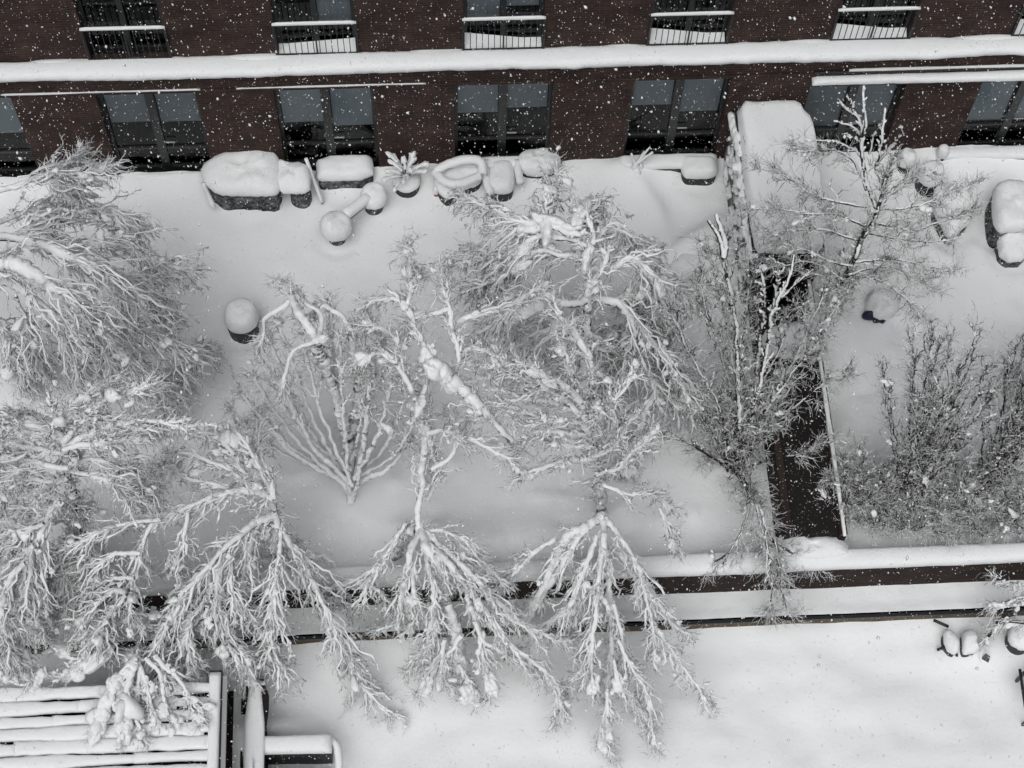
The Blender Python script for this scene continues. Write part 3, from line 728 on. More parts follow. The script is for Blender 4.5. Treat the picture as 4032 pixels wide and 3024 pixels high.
HEAVY = dict(d2=7, thin=1.25, l2=.75, ls=1.4, al2=1.0, sd2=.75, as2=.62, up2=.05, dr2=.25, n3=5, l3=.34, l3s=.72, n4=2, l4=.16, snow2=1.0, snow3=.55, blobs=160, bmul=.45, bsize=.06, mat3='F', t0=.12, limb_snow=1.0, floor=.05, r2=.0105, r3=.0065, r4=.0042, curl=.06)
def tree(name, label, cat, loc, limbs, group=None, **kw):
    p = dict(HEAVY); p.update(kw)
    t = thing(name, label, cat, loc, group)
    tr, sn, br, tw = MB(), MB(), MB(), MB()
    P2, PS, LPs, LTs = [], [], [], []
    for lim in limbs:
        shoot = lim[0] == 'S'
        if shoot: lim = lim[1]
        if p['mat3'] == 'T' and lim[0][2] < .2: lim = [(lim[0][0] + rng.normal(0, .07), lim[0][1] + rng.normal(0, .07), *lim[0][2:])] + list(lim[1:])
        c = catmull(lim, .09, .014)
        tr.tubes([c[:, :3]], [c[:, 3]], 7, 1, .06)
        LPs.append(c[:, :3]); LTs.append(unit(np.gradient(c[:, :3], axis=0)))
        L_ = np.linalg.norm(np.diff(c[:, :3], axis=0), axis=1).sum()
        if p['limb_snow'] > 0:
            k = len(c); s_ = np.arange(k) * .09; ph = rng.uniform(0, 50)
            lump = np.array([1 + .45 * noise.noise(Vector((v * 1.3, ph, 0))) + .22 * noise.noise(Vector((v * 6, ph, 3))) for v in s_])
            lump += .9 * np.clip(np.array([noise.noise(Vector((v * .9, ph, 8))) for v in s_]) - .25, 0, 1)
            rs = (c[:, 3] * .98 + .009 * (p['mat3'] == 'F') + .003) * lump * p['limb_snow']
            if p['mat3'] == 'T': rs *= np.clip(c[:, 2] / 2.0, .25, 1)
            tn = unit(np.gradient(c[:, :3], axis=0)); flat = np.sqrt(1 - .75 * tn[:, 2] ** 2)
            q = c[:, :3].copy(); q += np.stack([0 * rs, -.35 * (c[:, 3] + rs * .2) * (1 - flat), 0 * rs], -1) * 2; q[:, 2] += c[:, 3] * .75 * flat + rs * .25
            rs = np.maximum(rs, c[:, 3] * (1.0 + .35 * (lump - 1)) * 1.08 * (1 - flat) * 1.6 * (p['mat3'] == 'F'))
            q2 = catmull(np.column_stack([q, rs * (.75 + .25 * flat)]), .045)
            q2[:, :3] += rng.normal(0, .10, (len(q2), 3)) * q2[:, 3:4]
            sn.tubes([q2[:, :3]], [q2[:, 3] * np.clip(1 + rng.normal(0, .10, len(q2)), .7, 1.4)], 9, .95, .09)
        n_ = max(2, int(L_ * p['d2'] * p['thin'] * (.7 if shoot else 1)))
        tt = rng.uniform(p['t0'], 1, n_) * (len(c) - 1)
        i = np.minimum(tt.astype(int), len(c) - 2)
        po = c[i, :3]; ta = c[i + 1, :3] - c[i, :3]
        Ls = p['l2'] * p['ls'] * (1.05 - .45 * tt / len(c)) * min(1.3, .55 + L_ * .16) * (.36 if shoot else 1)
        b2, _ = sprout(po, ta, 1, 8, Ls, p['al2'], p['sd2'] * p['as2'], p['up2'], p['dr2'], p['curl'], floor=p['floor'])
        (PS if shoot else P2).append(b2)
        if shoot: continue
        te, _ = sprout(c[-1:, :3], c[-1:, :3] - c[-3:-2, :3], 4, 8, p['l2'] * .7, 1.2, .45, p['up2'], p['dr2'], p['curl'], floor=p['floor'])
        P2.append(te)
    P2 = np.concatenate(P2)
    LP = np.concatenate(LPs); LT = np.concatenate(LTs)
    R2 = p['r2'] * rng.uniform(.7, 1.4, (len(P2), 1)) * np.linspace(1, .5, 8)[None]
    br.tubes(P2, R2, 4)
    if p['snow2'] > 0:
        keep = rng.uniform(0, 1, len(P2)) < min(1, p['snow2'])
        Q = P2[keep]; R = R2[keep]
        rs = (R * .9 + .0105) * np.clip(1 + rng.normal(0, .4, R.shape), .5, 2.8) * min(1.3, .6 + .4 * p['snow2'])
        sn.tubes(Q + np.stack([0 * R, 0 * R, R * .7 + rs * .3], -1), rs, 6, .85, .1)
    if PS:                          # stubby shoots caked in snow
        PS = np.concatenate(PS); RS = .012 * np.ones((len(PS), 1)) * np.linspace(1, .7, 8)[None]
        br.tubes(PS, RS, 4)
        sn.tubes(PS + [0, -.006, .012], RS * np.clip(1.7 + rng.normal(0, .5, RS.shape), .8, 3), 6, .9, .1)
    p3, t3 = pick(P2, .12, 1.0, p['n3'])
    P3, _ = sprout(p3, t3, 1, 5, p['l3'] * p['l3s'], .8, .6, p['up2'] * .7, p['dr2'] * .6, p['curl'] * 1.2, floor=p['floor'])
    tw.tubes(P3, p['r3'] * rng.uniform(.7, 1.3, (len(P3), 1)) * np.linspace(1, .55, 5)[None], 4)
    if p['snow3'] > 0:
        k3 = rng.uniform(0, 1, len(P3)) < p['snow3']
        r3 = (.0095 * np.clip(1 + rng.normal(0, .4, (int(k3.sum()), 5)), .5, 2.6)) * np.linspace(1.05, .7, 5)
        sn.tubes(P3[k3] + np.stack([0 * r3, 0 * r3, r3 * .5 + .004], -1), r3, 5, .85, .1)
    p4, t4 = pick(P3, .2, 1.0, p['n4'])
    P4, _ = sprout(p4, t4, 1, 3, p['l4'], .85, .7, p['up2'] * .5, p['dr2'] * .4, p['curl'], floor=p['floor'])
    fine = MB()
    (fine if p['mat3'] == 'F' else tw).tubes(P4, p['r4'] * rng.uniform(.7, 1.3, (len(P4), 1)) * np.array([[1, .8, .55]]), 3)
    if p['blobs']:
        nb = int(p['blobs'] * p['bmul'])
        c2, a2 = pick(P2, .15, 1, 1); k = rng.permutation(len(c2))[:int(nb * .5)]
        c3, a3 = pick(P3, .1, .9, 1); j = rng.permutation(len(c3))[:nb]
        C_ = np.concatenate([c2[k], c3[j]]); A_ = np.concatenate([a2[k], a3[j]])
        sz = p['bsize'] * np.exp(rng.normal(-.5, .5, len(C_)))[:, None] * np.array([[1.25, .75, .62]]) * rng.uniform(.8, 1.2, (len(C_), 3))
        sn.blobs(C_ + [0, 0, .015], sz, A_, .2, ICO1)
        off = rng.normal(0, .8, (len(C_), 3)) * sz
        sn.blobs(C_ + off * [1, 1, .5], sz * rng.uniform(.45, .85, (len(C_), 1)) * [[.8, 1.1, 1.1]], A_ + rng.normal(0, .05, A_.shape), .2, ICO1)
    for C_, R_ in p.get('clumps', ()):
        d_ = np.linalg.norm(LP - np.array(C_), axis=1)
        k_ = d_.argmin(); far = max(0, d_[k_] - .1) / max(d_[k_], .01)      # the lump lies on its limb
        heap(sn, np.array(C_) + (LP[k_] - np.array(C_)) * far, np.array(R_) * [1.1, .78, .8], LT[k_])
    tr.build('trunk', M_BARK if p['mat3'] == 'F' else M_DBARK, t)
    br.build('branches', M_BARK if p['mat3'] == 'F' else M_TWIG, t)
    tw.build('twigs', M_FROST if p['mat3'] == 'F' else M_TWIG, t)
    fine.build('fine_twigs', M_TWIG, t)
    sn.build('snow_load', M_SNOW, t)
    return t

def heap(sn, c, r, ax):
    """one clump of snow draped along a limb: a few deeply merged uneven masses"""
    u = np.array([-.45, 0, .42]) + rng.normal(0, .06, 3)
    C_ = c + u[:, None] * r[0] * ax + rng.normal(0, .12, (3, 3)) * r[1]
    k = np.array([[.72], [.88], [.66]]) * rng.uniform(.9, 1.1, (3, 1))
    sn.blobs(C_, np.array([[max(r[0] * .62, r[1]), r[1] * .92, r[2]]]) * k, ax + rng.normal(0, .12, (3, 3)), .15, ICO3)

def S(l): return ('S', l)

def cl(p, a, b_, c): return (p, (a, b_, c))

tree('bent_tree', 'large tree bowed in from the left edge, its thick limbs under rolls of snow', 'tree', (-10.659,17.519,0), [
    [(-10.659,17.519,0,0.16),(-9.464,16.807,3,0.137),(-8.177,16.166,5,0.113),(-7.522,15.959,5.5,0.09)],
    [(-7.649,16.657,5.2,0.06),(-7.227,16.645,5.114,0.054),(-6.685,16.516,5.029,0.049),(-6.216,16.359,4.829,0.043),(-5.925,16.272,4.571,0.037),(-5.704,16.235,4.229,0.031),(-5.563,16.194,3.714,0.026),(-5.413,16.077,3.2,0.02)],
    [(-7.522,15.959,5.5,0.085),(-7.194,15.9,5.5,0.079),(-6.803,15.713,5.5,0.072),(-6.496,15.595,5.25,0.066),(-6.27,15.524,5,0.059),(-6.153,15.491,4.6,0.053),(-6.036,15.516,4.2,0.046),(-5.895,15.579,3.6,0.04),(-5.709,15.499,3,0.033),(-5.432,15.507,2.2,0.027),(-5.224,15.397,1.4,0.02)],
    [(-7.699,16.105,4.8,0.06),(-7.383,16.007,4.7,0.053),(-7.003,15.809,4.6,0.047),(-6.692,15.613,4.3,0.04),(-6.496,15.546,4,0.033),(-6.078,15.477,3.5,0.027),(-5.897,15.211,3,0.02)],
    [(-7.489,16.997,6,0.03),(-7.066,17.127,6,0.026),(-6.825,17.301,5.92,0.023),(-6.62,17.567,5.68,0.019),(-6.431,17.922,5.36,0.016),(-6.272,18.327,5,0.012)],
    [(-6.689,17.244,5.9,0.02),(-6.527,17.468,5.7,0.018),(-6.333,17.692,5.5,0.015),(-6.035,17.814,5.35,0.013),(-5.847,17.975,5.2,0.01)],
    [(-7.643,16.582,5.2,0.025),(-7.005,16.935,4.96,0.022),(-6.71,17.205,4.72,0.019),(-6.371,17.561,4.4,0.016),(-6.007,17.972,4,0.013),(-5.607,17.933,3.6,0.01)],
    [(-7.784,17.16,4.8,0.03),(-7.317,17.629,4.4,0.023),(-6.893,18.227,3.867,0.017),(-6.686,18.968,3.2,0.01)],
    [(-6.594,16.845,4.2,0.03),(-6.089,17.207,3.96,0.026),(-5.68,17.44,3.72,0.022),(-5.474,17.376,3.36,0.018),(-5.228,17.446,2.88,0.014),(-4.733,17.571,2.4,0.01)],
    [(-6.439,16.64,4.2,0.03),(-5.973,16.658,3.8,0.025),(-5.585,16.742,3.4,0.02),(-5.323,16.896,2.7,0.015),(-5.129,16.867,2,0.01)],
    [(-6.2,15.951,3.6,0.03),(-5.761,16.089,3.2,0.026),(-5.42,16.095,2.8,0.022),(-5.14,16.074,2.32,0.018),(-4.773,16.084,1.76,0.014),(-4.556,16.44,1.2,0.01)],
    [(-7.029,16.003,3.2,0.03),(-6.811,15.954,2.533,0.023),(-6.659,15.996,1.8,0.017),(-6.573,16.131,1,0.01)],
    [(-7.599,16.512,3.4,0.03),(-7.564,16.413,2.733,0.023),(-7.676,16.374,1.933,0.017),(-7.63,16.345,1,0.01)],
    [(-8.147,16.421,3,0.03),(-8.034,16.377,2.333,0.023),(-8.104,16.292,1.6,0.017),(-8.002,16.217,0.8,0.01)],
    [(-5.925,15.646,2.8,0.03),(-5.714,15.566,2.3,0.025),(-5.616,15.516,1.8,0.02),(-5.351,15.75,1.25,0.015),(-5.141,16.126,0.7,0.01)],
    ], d2=13, l2=.8, dr2=.42, n3=6, blobs=520, bsize=.075, limb_snow=1.25,
    clumps=[cl((-6.258,15.847,4.6), .42, .2, .16), cl((-6.234,15.555,4.2), .3, .18, .16), cl((-5.926,15.765,3.8), .34, .2, .17), cl((-5.994,15.691,3.4), .4, .16, .14), cl((-5.563,16.823,3.2), .36, .2, .16), cl((-5.656,16.992,4.4), .2, .12, .1), cl((-5.428,16.264,2.8), .25, .17, .14), cl((-5.704,15.904,2.8), .25, .16, .14)])

tree('brushy_tree', 'tall feathery tree at the left edge, its bright snowy plumes fanning right and down', 'tree', (-7.041,12.452,-0.5), [
    [(-7.041,12.452,-0.5,0.09),(-6.694,12.437,1.167,0.083),(-6.42,12.315,2.667,0.077),(-6.203,12.107,4,0.07)],
    [(-5.967,11.861,5,0.07),(-5.799,11.742,6.333,0.057),(-5.646,11.684,7.333,0.043),(-5.681,11.74,8,0.03)],
    [(-5.585,11.558,7.6,0.035),(-5.3,11.721,7.9,0.029),(-5.013,11.775,8.2,0.024),(-4.722,11.898,8.3,0.018),(-4.358,11.966,8.4,0.012)],
    [(-5.627,11.599,7.4,0.035),(-5.213,11.602,7.7,0.029),(-4.804,11.576,8,0.024),(-4.339,11.663,8,0.018),(-3.819,11.559,8,0.012)],
    [(-5.598,11.519,7.4,0.03),(-5.202,11.49,7.6,0.025),(-4.785,11.434,7.8,0.021),(-4.502,11.575,7.7,0.017),(-4.331,11.641,7.6,0.012)],
    [(-5.703,11.811,7.8,0.03),(-5.464,11.857,8.067,0.024),(-5.228,12.053,8.133,0.018),(-4.981,12.243,8,0.012)],
    [(-5.585,11.558,7.6,0.035),(-5.888,11.628,7.867,0.027),(-6.14,11.606,8.1,0.02),(-6.501,11.473,8.3,0.012)],
    [(-5.844,12.104,7.2,0.035),(-6.078,12.119,7.467,0.027),(-6.265,12.002,7.667,0.02),(-6.601,11.845,7.8,0.012)],
    [(-5.71,11.653,7,0.03),(-6.005,11.718,7,0.024),(-6.425,11.908,6.8,0.018),(-7.004,12.17,6.4,0.012)],
    [(-5.666,11.474,6.8,0.03),(-6.034,11.542,6.8,0.024),(-6.426,11.785,6.533,0.018),(-7.093,12.108,6,0.012)],
    [(-5.694,11.528,6.8,0.03),(-5.38,11.669,6.7,0.025),(-5.053,11.62,6.6,0.021),(-4.767,11.641,6.1,0.017),(-4.597,11.688,5.6,0.012)],
    [(-5.753,11.601,6.4,0.03),(-5.428,11.534,6.4,0.025),(-5.076,11.385,6.4,0.021),(-4.914,11.405,5.9,0.017),(-4.748,11.502,5.4,0.012)],
    [(-5.836,11.672,6,0.03),(-6.129,11.716,5.8,0.025),(-6.51,11.874,5.6,0.021),(-7.026,12.172,5.1,0.017),(-7.441,12.351,4.6,0.012)],
    [(-6.232,12.164,3.8,0.05),(-6.311,12.028,4.3,0.046),(-6.332,11.689,4.8,0.041),(-6.446,11.607,4.6,0.037),(-6.669,11.216,4.4,0.033),(-6.978,11.219,3.7,0.028),(-7.238,11.208,3,0.024),(-7.69,11.068,2.4,0.019),(-7.993,11.03,1.8,0.015)],
    [(-6.599,11.19,4.6,0.045),(-6.843,11.068,4.15,0.037),(-7.061,10.801,3.3,0.03),(-7.211,10.571,2.35,0.022),(-7.449,10.251,1.6,0.015)],
    [(-6.715,11.134,4.4,0.035),(-6.82,10.808,3.867,0.027),(-6.915,10.685,3.133,0.02),(-6.982,10.555,2.2,0.012)],
    [(-6.756,10.862,4.6,0.035),(-7.141,10.771,4,0.029),(-7.37,10.607,3.4,0.024),(-7.479,10.289,2.7,0.018),(-7.543,10.124,2,0.012)],
    [(-6.397,11.355,5,0.03),(-6.911,11.479,4.333,0.024),(-7.407,11.616,3.467,0.018),(-7.92,11.879,2.4,0.012)],
    [(-6.151,11.897,4.6,0.03),(-6.509,12.141,4.467,0.024),(-7.056,12.336,4.2,0.018),(-7.63,12.355,3.8,0.012)],
    [(-6.285,11.928,4.2,0.03),(-6.78,12.147,3.933,0.024),(-7.28,12.277,3.533,0.018),(-7.817,12.342,3,0.012)],
    [(-6.589,11.89,4,0.03),(-6.999,11.955,3.6,0.024),(-7.436,12.075,3.133,0.018),(-7.901,12.22,2.6,0.012)],
    [(-6.286,11.751,3.6,0.03),(-6.512,11.51,3.2,0.024),(-6.74,11.254,2.667,0.018),(-6.866,11.091,2,0.012)],
    [(-6.265,11.655,3.4,0.03),(-6.459,11.344,2.867,0.024),(-6.52,11.075,2.333,0.018),(-6.696,10.859,1.8,0.012)],
    ], d2=15, l2=.62, al2=1.0, sd2=.6, up2=.0, dr2=.2, n3=7, l3=.28, blobs=700, bsize=.062, floor=-1.0,
    clumps=[cl((-7.433,10.342,2.2), .24, .16, .14), cl((-7.598,10.25,1.8), .24, .16, .14), cl((-7.344,10.182,1.8), .22, .15, .13), cl((-5.816,11.667,8), .35, .1, .08)])

tree('arching_tree', 'tree with thick snowy limbs arching over and cascading left above the pergola', 'tree', (-3.152,12.305,0), [
    [(-3.152,12.301,0,0.1),(-2.955,12.081,2,0.085),(-2.924,12.047,3.2,0.07)],
    [(-2.925,12.077,3.2,0.07),(-3.19,11.963,3.286,0.063),(-3.449,11.701,3.371,0.056),(-3.734,11.49,3.229,0.049),(-3.981,11.351,2.971,0.041),(-4.346,11.132,2.657,0.034),(-4.592,10.916,2.229,0.027),(-4.896,10.666,1.8,0.02)],
    [(-3.75,11.512,3.1,0.055),(-3.907,11.312,2.68,0.05),(-3.955,11.063,2.24,0.045),(-3.953,10.879,1.76,0.04),(-3.893,10.655,1.28,0.035),(-4.004,10.491,0.8,0.03)],
    [(-3.697,11.569,3.1,0.045),(-3.679,11.365,2.75,0.039),(-3.685,11.053,2.4,0.033),(-3.543,10.873,1.9,0.026),(-3.398,10.774,1.4,0.02)],
    [(-3.199,11.968,3.2,0.04),(-3.388,11.63,2.8,0.033),(-3.506,11.487,2.333,0.027),(-3.633,11.302,1.8,0.02)],
    [(-2.874,12.093,3.3,0.06),(-2.772,11.953,3.05,0.052),(-2.71,11.812,2.8,0.045),(-2.509,11.649,2.2,0.037),(-2.3,11.322,1.6,0.03),(-2.236,11.423,0.9,0.022),(-1.988,11.588,0.2,0.015)],
    [(-2.283,11.173,2,0.028),(-2.057,10.839,1.4,0.024),(-1.872,10.513,0.74,0.02),(-1.773,10.398,-0.04,0.016),(-1.595,10.147,-0.54,0.012),(-1.196,9.869,-0.9,0.008)],
    [(-3.877,10.584,1.4,0.03),(-3.629,10.445,0.8,0.021),(-3.372,10.418,0.2,0.012)],
    [(-3.903,10.466,1.4,0.03),(-3.763,10.338,0.867,0.024),(-3.705,10.206,0.333,0.018),(-3.644,10.097,-0.2,0.012)],
    [(-2.785,11.922,3.2,0.028),(-2.862,11.669,2.8,0.025),(-2.951,11.29,2.4,0.023),(-3.014,10.934,2,0.02),(-3.106,10.709,1.467,0.017),(-3.125,10.41,0.933,0.015),(-3,10.156,0.4,0.012)],
    [(-4.305,11.42,2.2,0.03),(-4.541,11.237,1.667,0.024),(-4.839,11.077,1.133,0.018),(-4.935,10.808,0.6,0.012)],
    [(-4.059,11.467,2.6,0.03),(-4.157,11.146,2.2,0.025),(-4.452,10.796,1.8,0.021),(-4.769,10.595,1.3,0.017),(-4.978,10.41,0.8,0.012)],
    [(-4.151,10.908,2.2,0.03),(-4.309,10.841,1.4,0.021),(-4.182,10.869,0.6,0.012)],
    [(-4.837,10.624,2,0.03),(-5.213,10.483,1.333,0.024),(-5.374,10.471,0.667,0.018),(-5.269,10.347,0,0.012)],
    [(-4.509,10.829,1.8,0.03),(-4.58,10.434,1.4,0.024),(-4.616,10.135,0.867,0.018),(-4.562,10.133,0.2,0.012)],
    [(-2.854,11.913,3.2,0.06),(-2.893,12.05,3.8,0.053),(-2.967,12.002,4.4,0.047),(-3.328,12.002,4.5,0.04),(-3.71,11.916,4.6,0.033),(-4.261,11.793,4.4,0.027),(-4.818,11.754,4.2,0.02)],
    [(-4.813,11.621,4.2,0.03),(-4.966,11.364,4,0.025),(-5.044,11.188,3.8,0.021),(-5.256,10.891,3.4,0.017),(-5.403,10.873,3,0.012)],
    [(-5.241,10.702,3.6,0.03),(-5.344,10.625,2.8,0.021),(-5.291,10.742,1.8,0.012)],
    [(-5.291,10.648,3.6,0.028),(-5.644,10.59,2.933,0.023),(-5.976,10.491,2.267,0.017),(-6.265,10.496,1.6,0.012)],
    [(-4.649,11.59,4.4,0.03),(-5.278,11.557,4.4,0.025),(-5.688,11.375,4.4,0.021),(-6.135,11.314,4.1,0.017),(-6.491,11.404,3.8,0.012)],
    [(-4.975,11.086,4.2,0.028),(-5.499,11.183,3.933,0.023),(-5.942,11.155,3.533,0.017),(-6.488,11.353,3,0.012)],
    [(-5.097,10.745,4,0.028),(-5.569,10.965,3.467,0.023),(-6.061,11.065,2.867,0.017),(-6.577,11.125,2.2,0.012)],
    [(-5.226,10.544,3.8,0.028),(-5.59,10.799,3.3,0.024),(-5.948,10.765,2.8,0.02),(-6.215,10.611,2.2,0.016),(-6.377,10.5,1.6,0.012)],
    [(-5.723,10.441,3.2,0.028),(-5.928,10.396,2.2,0.02),(-6.056,10.473,1.2,0.012)],
    [(-4.206,11.715,4.4,0.03),(-4.285,11.398,4.133,0.024),(-4.443,11.248,3.733,0.018),(-4.546,11.227,3.2,0.012)],
    [(-2.833,11.881,4.4,0.03),(-3.15,12.139,4.7,0.025),(-3.412,12.479,5,0.021),(-3.697,12.857,4.9,0.017),(-3.818,12.968,4.8,0.012)],
    [(-2.967,12.002,4.4,0.03),(-3.35,12.161,4.8,0.024),(-3.803,12.349,5,0.018),(-4.122,12.506,5,0.012)],
    [(-2.807,11.909,4.4,0.028),(-2.928,12.144,4.8,0.023),(-3.124,12.526,5,0.017),(-3.366,12.798,5,0.012)],
    [(-2.78,11.908,4.4,0.028),(-2.81,12.141,4.667,0.023),(-2.993,12.526,4.733,0.017),(-3.067,12.944,4.6,0.012)],
    [(-3.34,12.046,4.4,0.028),(-3.759,12.091,4.667,0.023),(-4.237,12.197,4.667,0.017),(-4.685,12.507,4.4,0.012)],
    ], d2=12, l2=.6, dr2=.4, n3=5, blobs=480, bsize=.065, floor=-1.1,
    clumps=[cl((-3.388,11.66,2.8), .34, .1, .09), cl((-3.658,10.272,0.5), .2, .12, .1), cl((-3.554,10.122,0.1), .2, .13, .11), cl((-4.007,10.424,1), .3, .16, .13), cl((-4.409,10.307,0.3), .25, .2, .16), cl((-4.818,11.335,3.4), .2, .1, .08), cl((-4.977,11.058,3), .12, .12, .12)])

tree('fan_tree', 'vase-shaped tree of straight white limbs fanning up and out from one foot', 'tree', (-1.747,13.671,0), [
    [(-1.761,13.681,0,0.08),(-1.738,13.948,0.467,0.077),(-1.703,14.172,0.933,0.073),(-1.698,14.423,1.4,0.07)],
    [(-1.719,14.39,1.4,0.1),(-1.772,14.28,2.467,0.094),(-1.86,14.464,3.533,0.088),(-2.008,14.487,4.6,0.083),(-2.01,14.483,5.133,0.077),(-2.238,14.691,5.333,0.071),(-2.442,15.24,5.2,0.065)],
    [(-1.698,14.39,1.4,0.09),(-1.522,14.412,2.24,0.084),(-1.414,14.527,3.12,0.078),(-1.446,14.518,4.08,0.072),(-1.45,14.684,4.72,0.066),(-1.395,14.702,5.2,0.06)],
    [(-1.744,14.093,0.3,0.026),(-2.931,14.108,1.35,0.019),(-3.746,14.513,2.4,0.013)],
    [(-1.75,13.818,0.53,0.045),(-2.826,14.151,1.66,0.034),(-3.578,14.685,2.8,0.022)],
    [(-1.808,13.657,0.75,0.045),(-2.679,14.157,1.98,0.034),(-3.329,14.8,3.2,0.022)],
    [(-1.705,13.943,0.98,0.034),(-2.585,14.194,2.29,0.026),(-3.166,14.959,3.6,0.017)],
    [(-1.755,13.716,0.3,0.045),(-2.48,14.397,2.15,0.034),(-2.923,15.016,4,0.022)],
    [(-1.751,13.674,0.53,0.034),(-2.362,14.431,2.46,0.026),(-2.725,15.161,4.4,0.017)],
    [(-1.682,13.59,0.98,0.026),(-2.149,14.313,2.84,0.019),(-2.378,15.121,4.7,0.013)],
    [(-1.73,14.116,0.53,0.045),(-1.832,14.421,2.86,0.034),(-1.81,15.095,5.2,0.022)],
    [(-1.747,13.589,0.75,0.026),(-1.725,14.065,2.88,0.019),(-1.645,14.526,5,0.013)],
    [(-1.704,14.029,0.98,0.026),(-1.382,14.162,3.09,0.019),(-1.2,14.803,5.2,0.013)],
    [(-1.711,13.772,0.3,0.034),(-1.31,14.18,2.55,0.026),(-1.05,14.566,4.8,0.017)],
    [(-1.664,13.633,0.53,0.034),(-1.367,13.946,2.46,0.026),(-1.168,14.242,4.4,0.017)],
    [(-1.629,13.74,0.98,0.034),(-1.133,13.886,2.49,0.026),(-0.783,14.342,4,0.017)],
    [(-1.628,14.108,0.3,0.026),(-1.024,13.994,1.85,0.019),(-0.561,14.271,3.4,0.013)],
    [(-1.678,13.988,0.53,0.026),(-0.932,13.814,1.66,0.019),(-0.418,14.053,2.8,0.013)],
    [(-1.737,13.769,0.75,0.045),(-2.653,13.982,1.48,0.034),(-3.304,14.499,2.2,0.022)],
    [(-1.716,13.611,0.98,0.034),(-2.357,13.925,2.19,0.026),(-2.771,14.447,3.4,0.017)],
    [(-1.706,13.816,0.53,0.045),(-1.056,13.78,1.16,0.034),(-0.616,14.02,1.8,0.022)],
    [(-1.96,14.307,5.4,0.03),(-2.346,14.271,5.267,0.024),(-2.53,14.082,5,0.018),(-2.646,13.832,4.6,0.012)],
    [(-2.412,15.239,5.2,0.03),(-2.656,15.06,5.2,0.024),(-2.892,14.992,5,0.018),(-2.985,14.836,4.6,0.012)],
    [(-1.96,14.338,5.4,0.03),(-1.941,14.853,5.3,0.025),(-2.22,15.138,5.2,0.021),(-2.393,15.656,4.8,0.017),(-2.712,16.06,4.4,0.012)],
    [(-1.423,14.579,5.2,0.03),(-1.578,14.778,5.3,0.025),(-1.733,14.852,5.4,0.021),(-1.971,15.185,5.1,0.017),(-2.104,15.2,4.8,0.012)],
    [(-1.396,14.548,5.2,0.03),(-1.205,14.695,5.2,0.024),(-1.026,14.709,4.933,0.018),(-0.939,14.742,4.4,0.012)],
    ], d2=3, l2=.32, t0=.55, al2=.9, sd2=.6, as2=.5, up2=.02, dr2=.2, n3=4, l3s=.7, n4=2, blobs=220, bsize=.05, limb_snow=1.1,
    clumps=[cl((-1.953,14.284,5.5), .16, .10, .1), cl((-2.238,14.679,5.3), .2, .09, .09)])

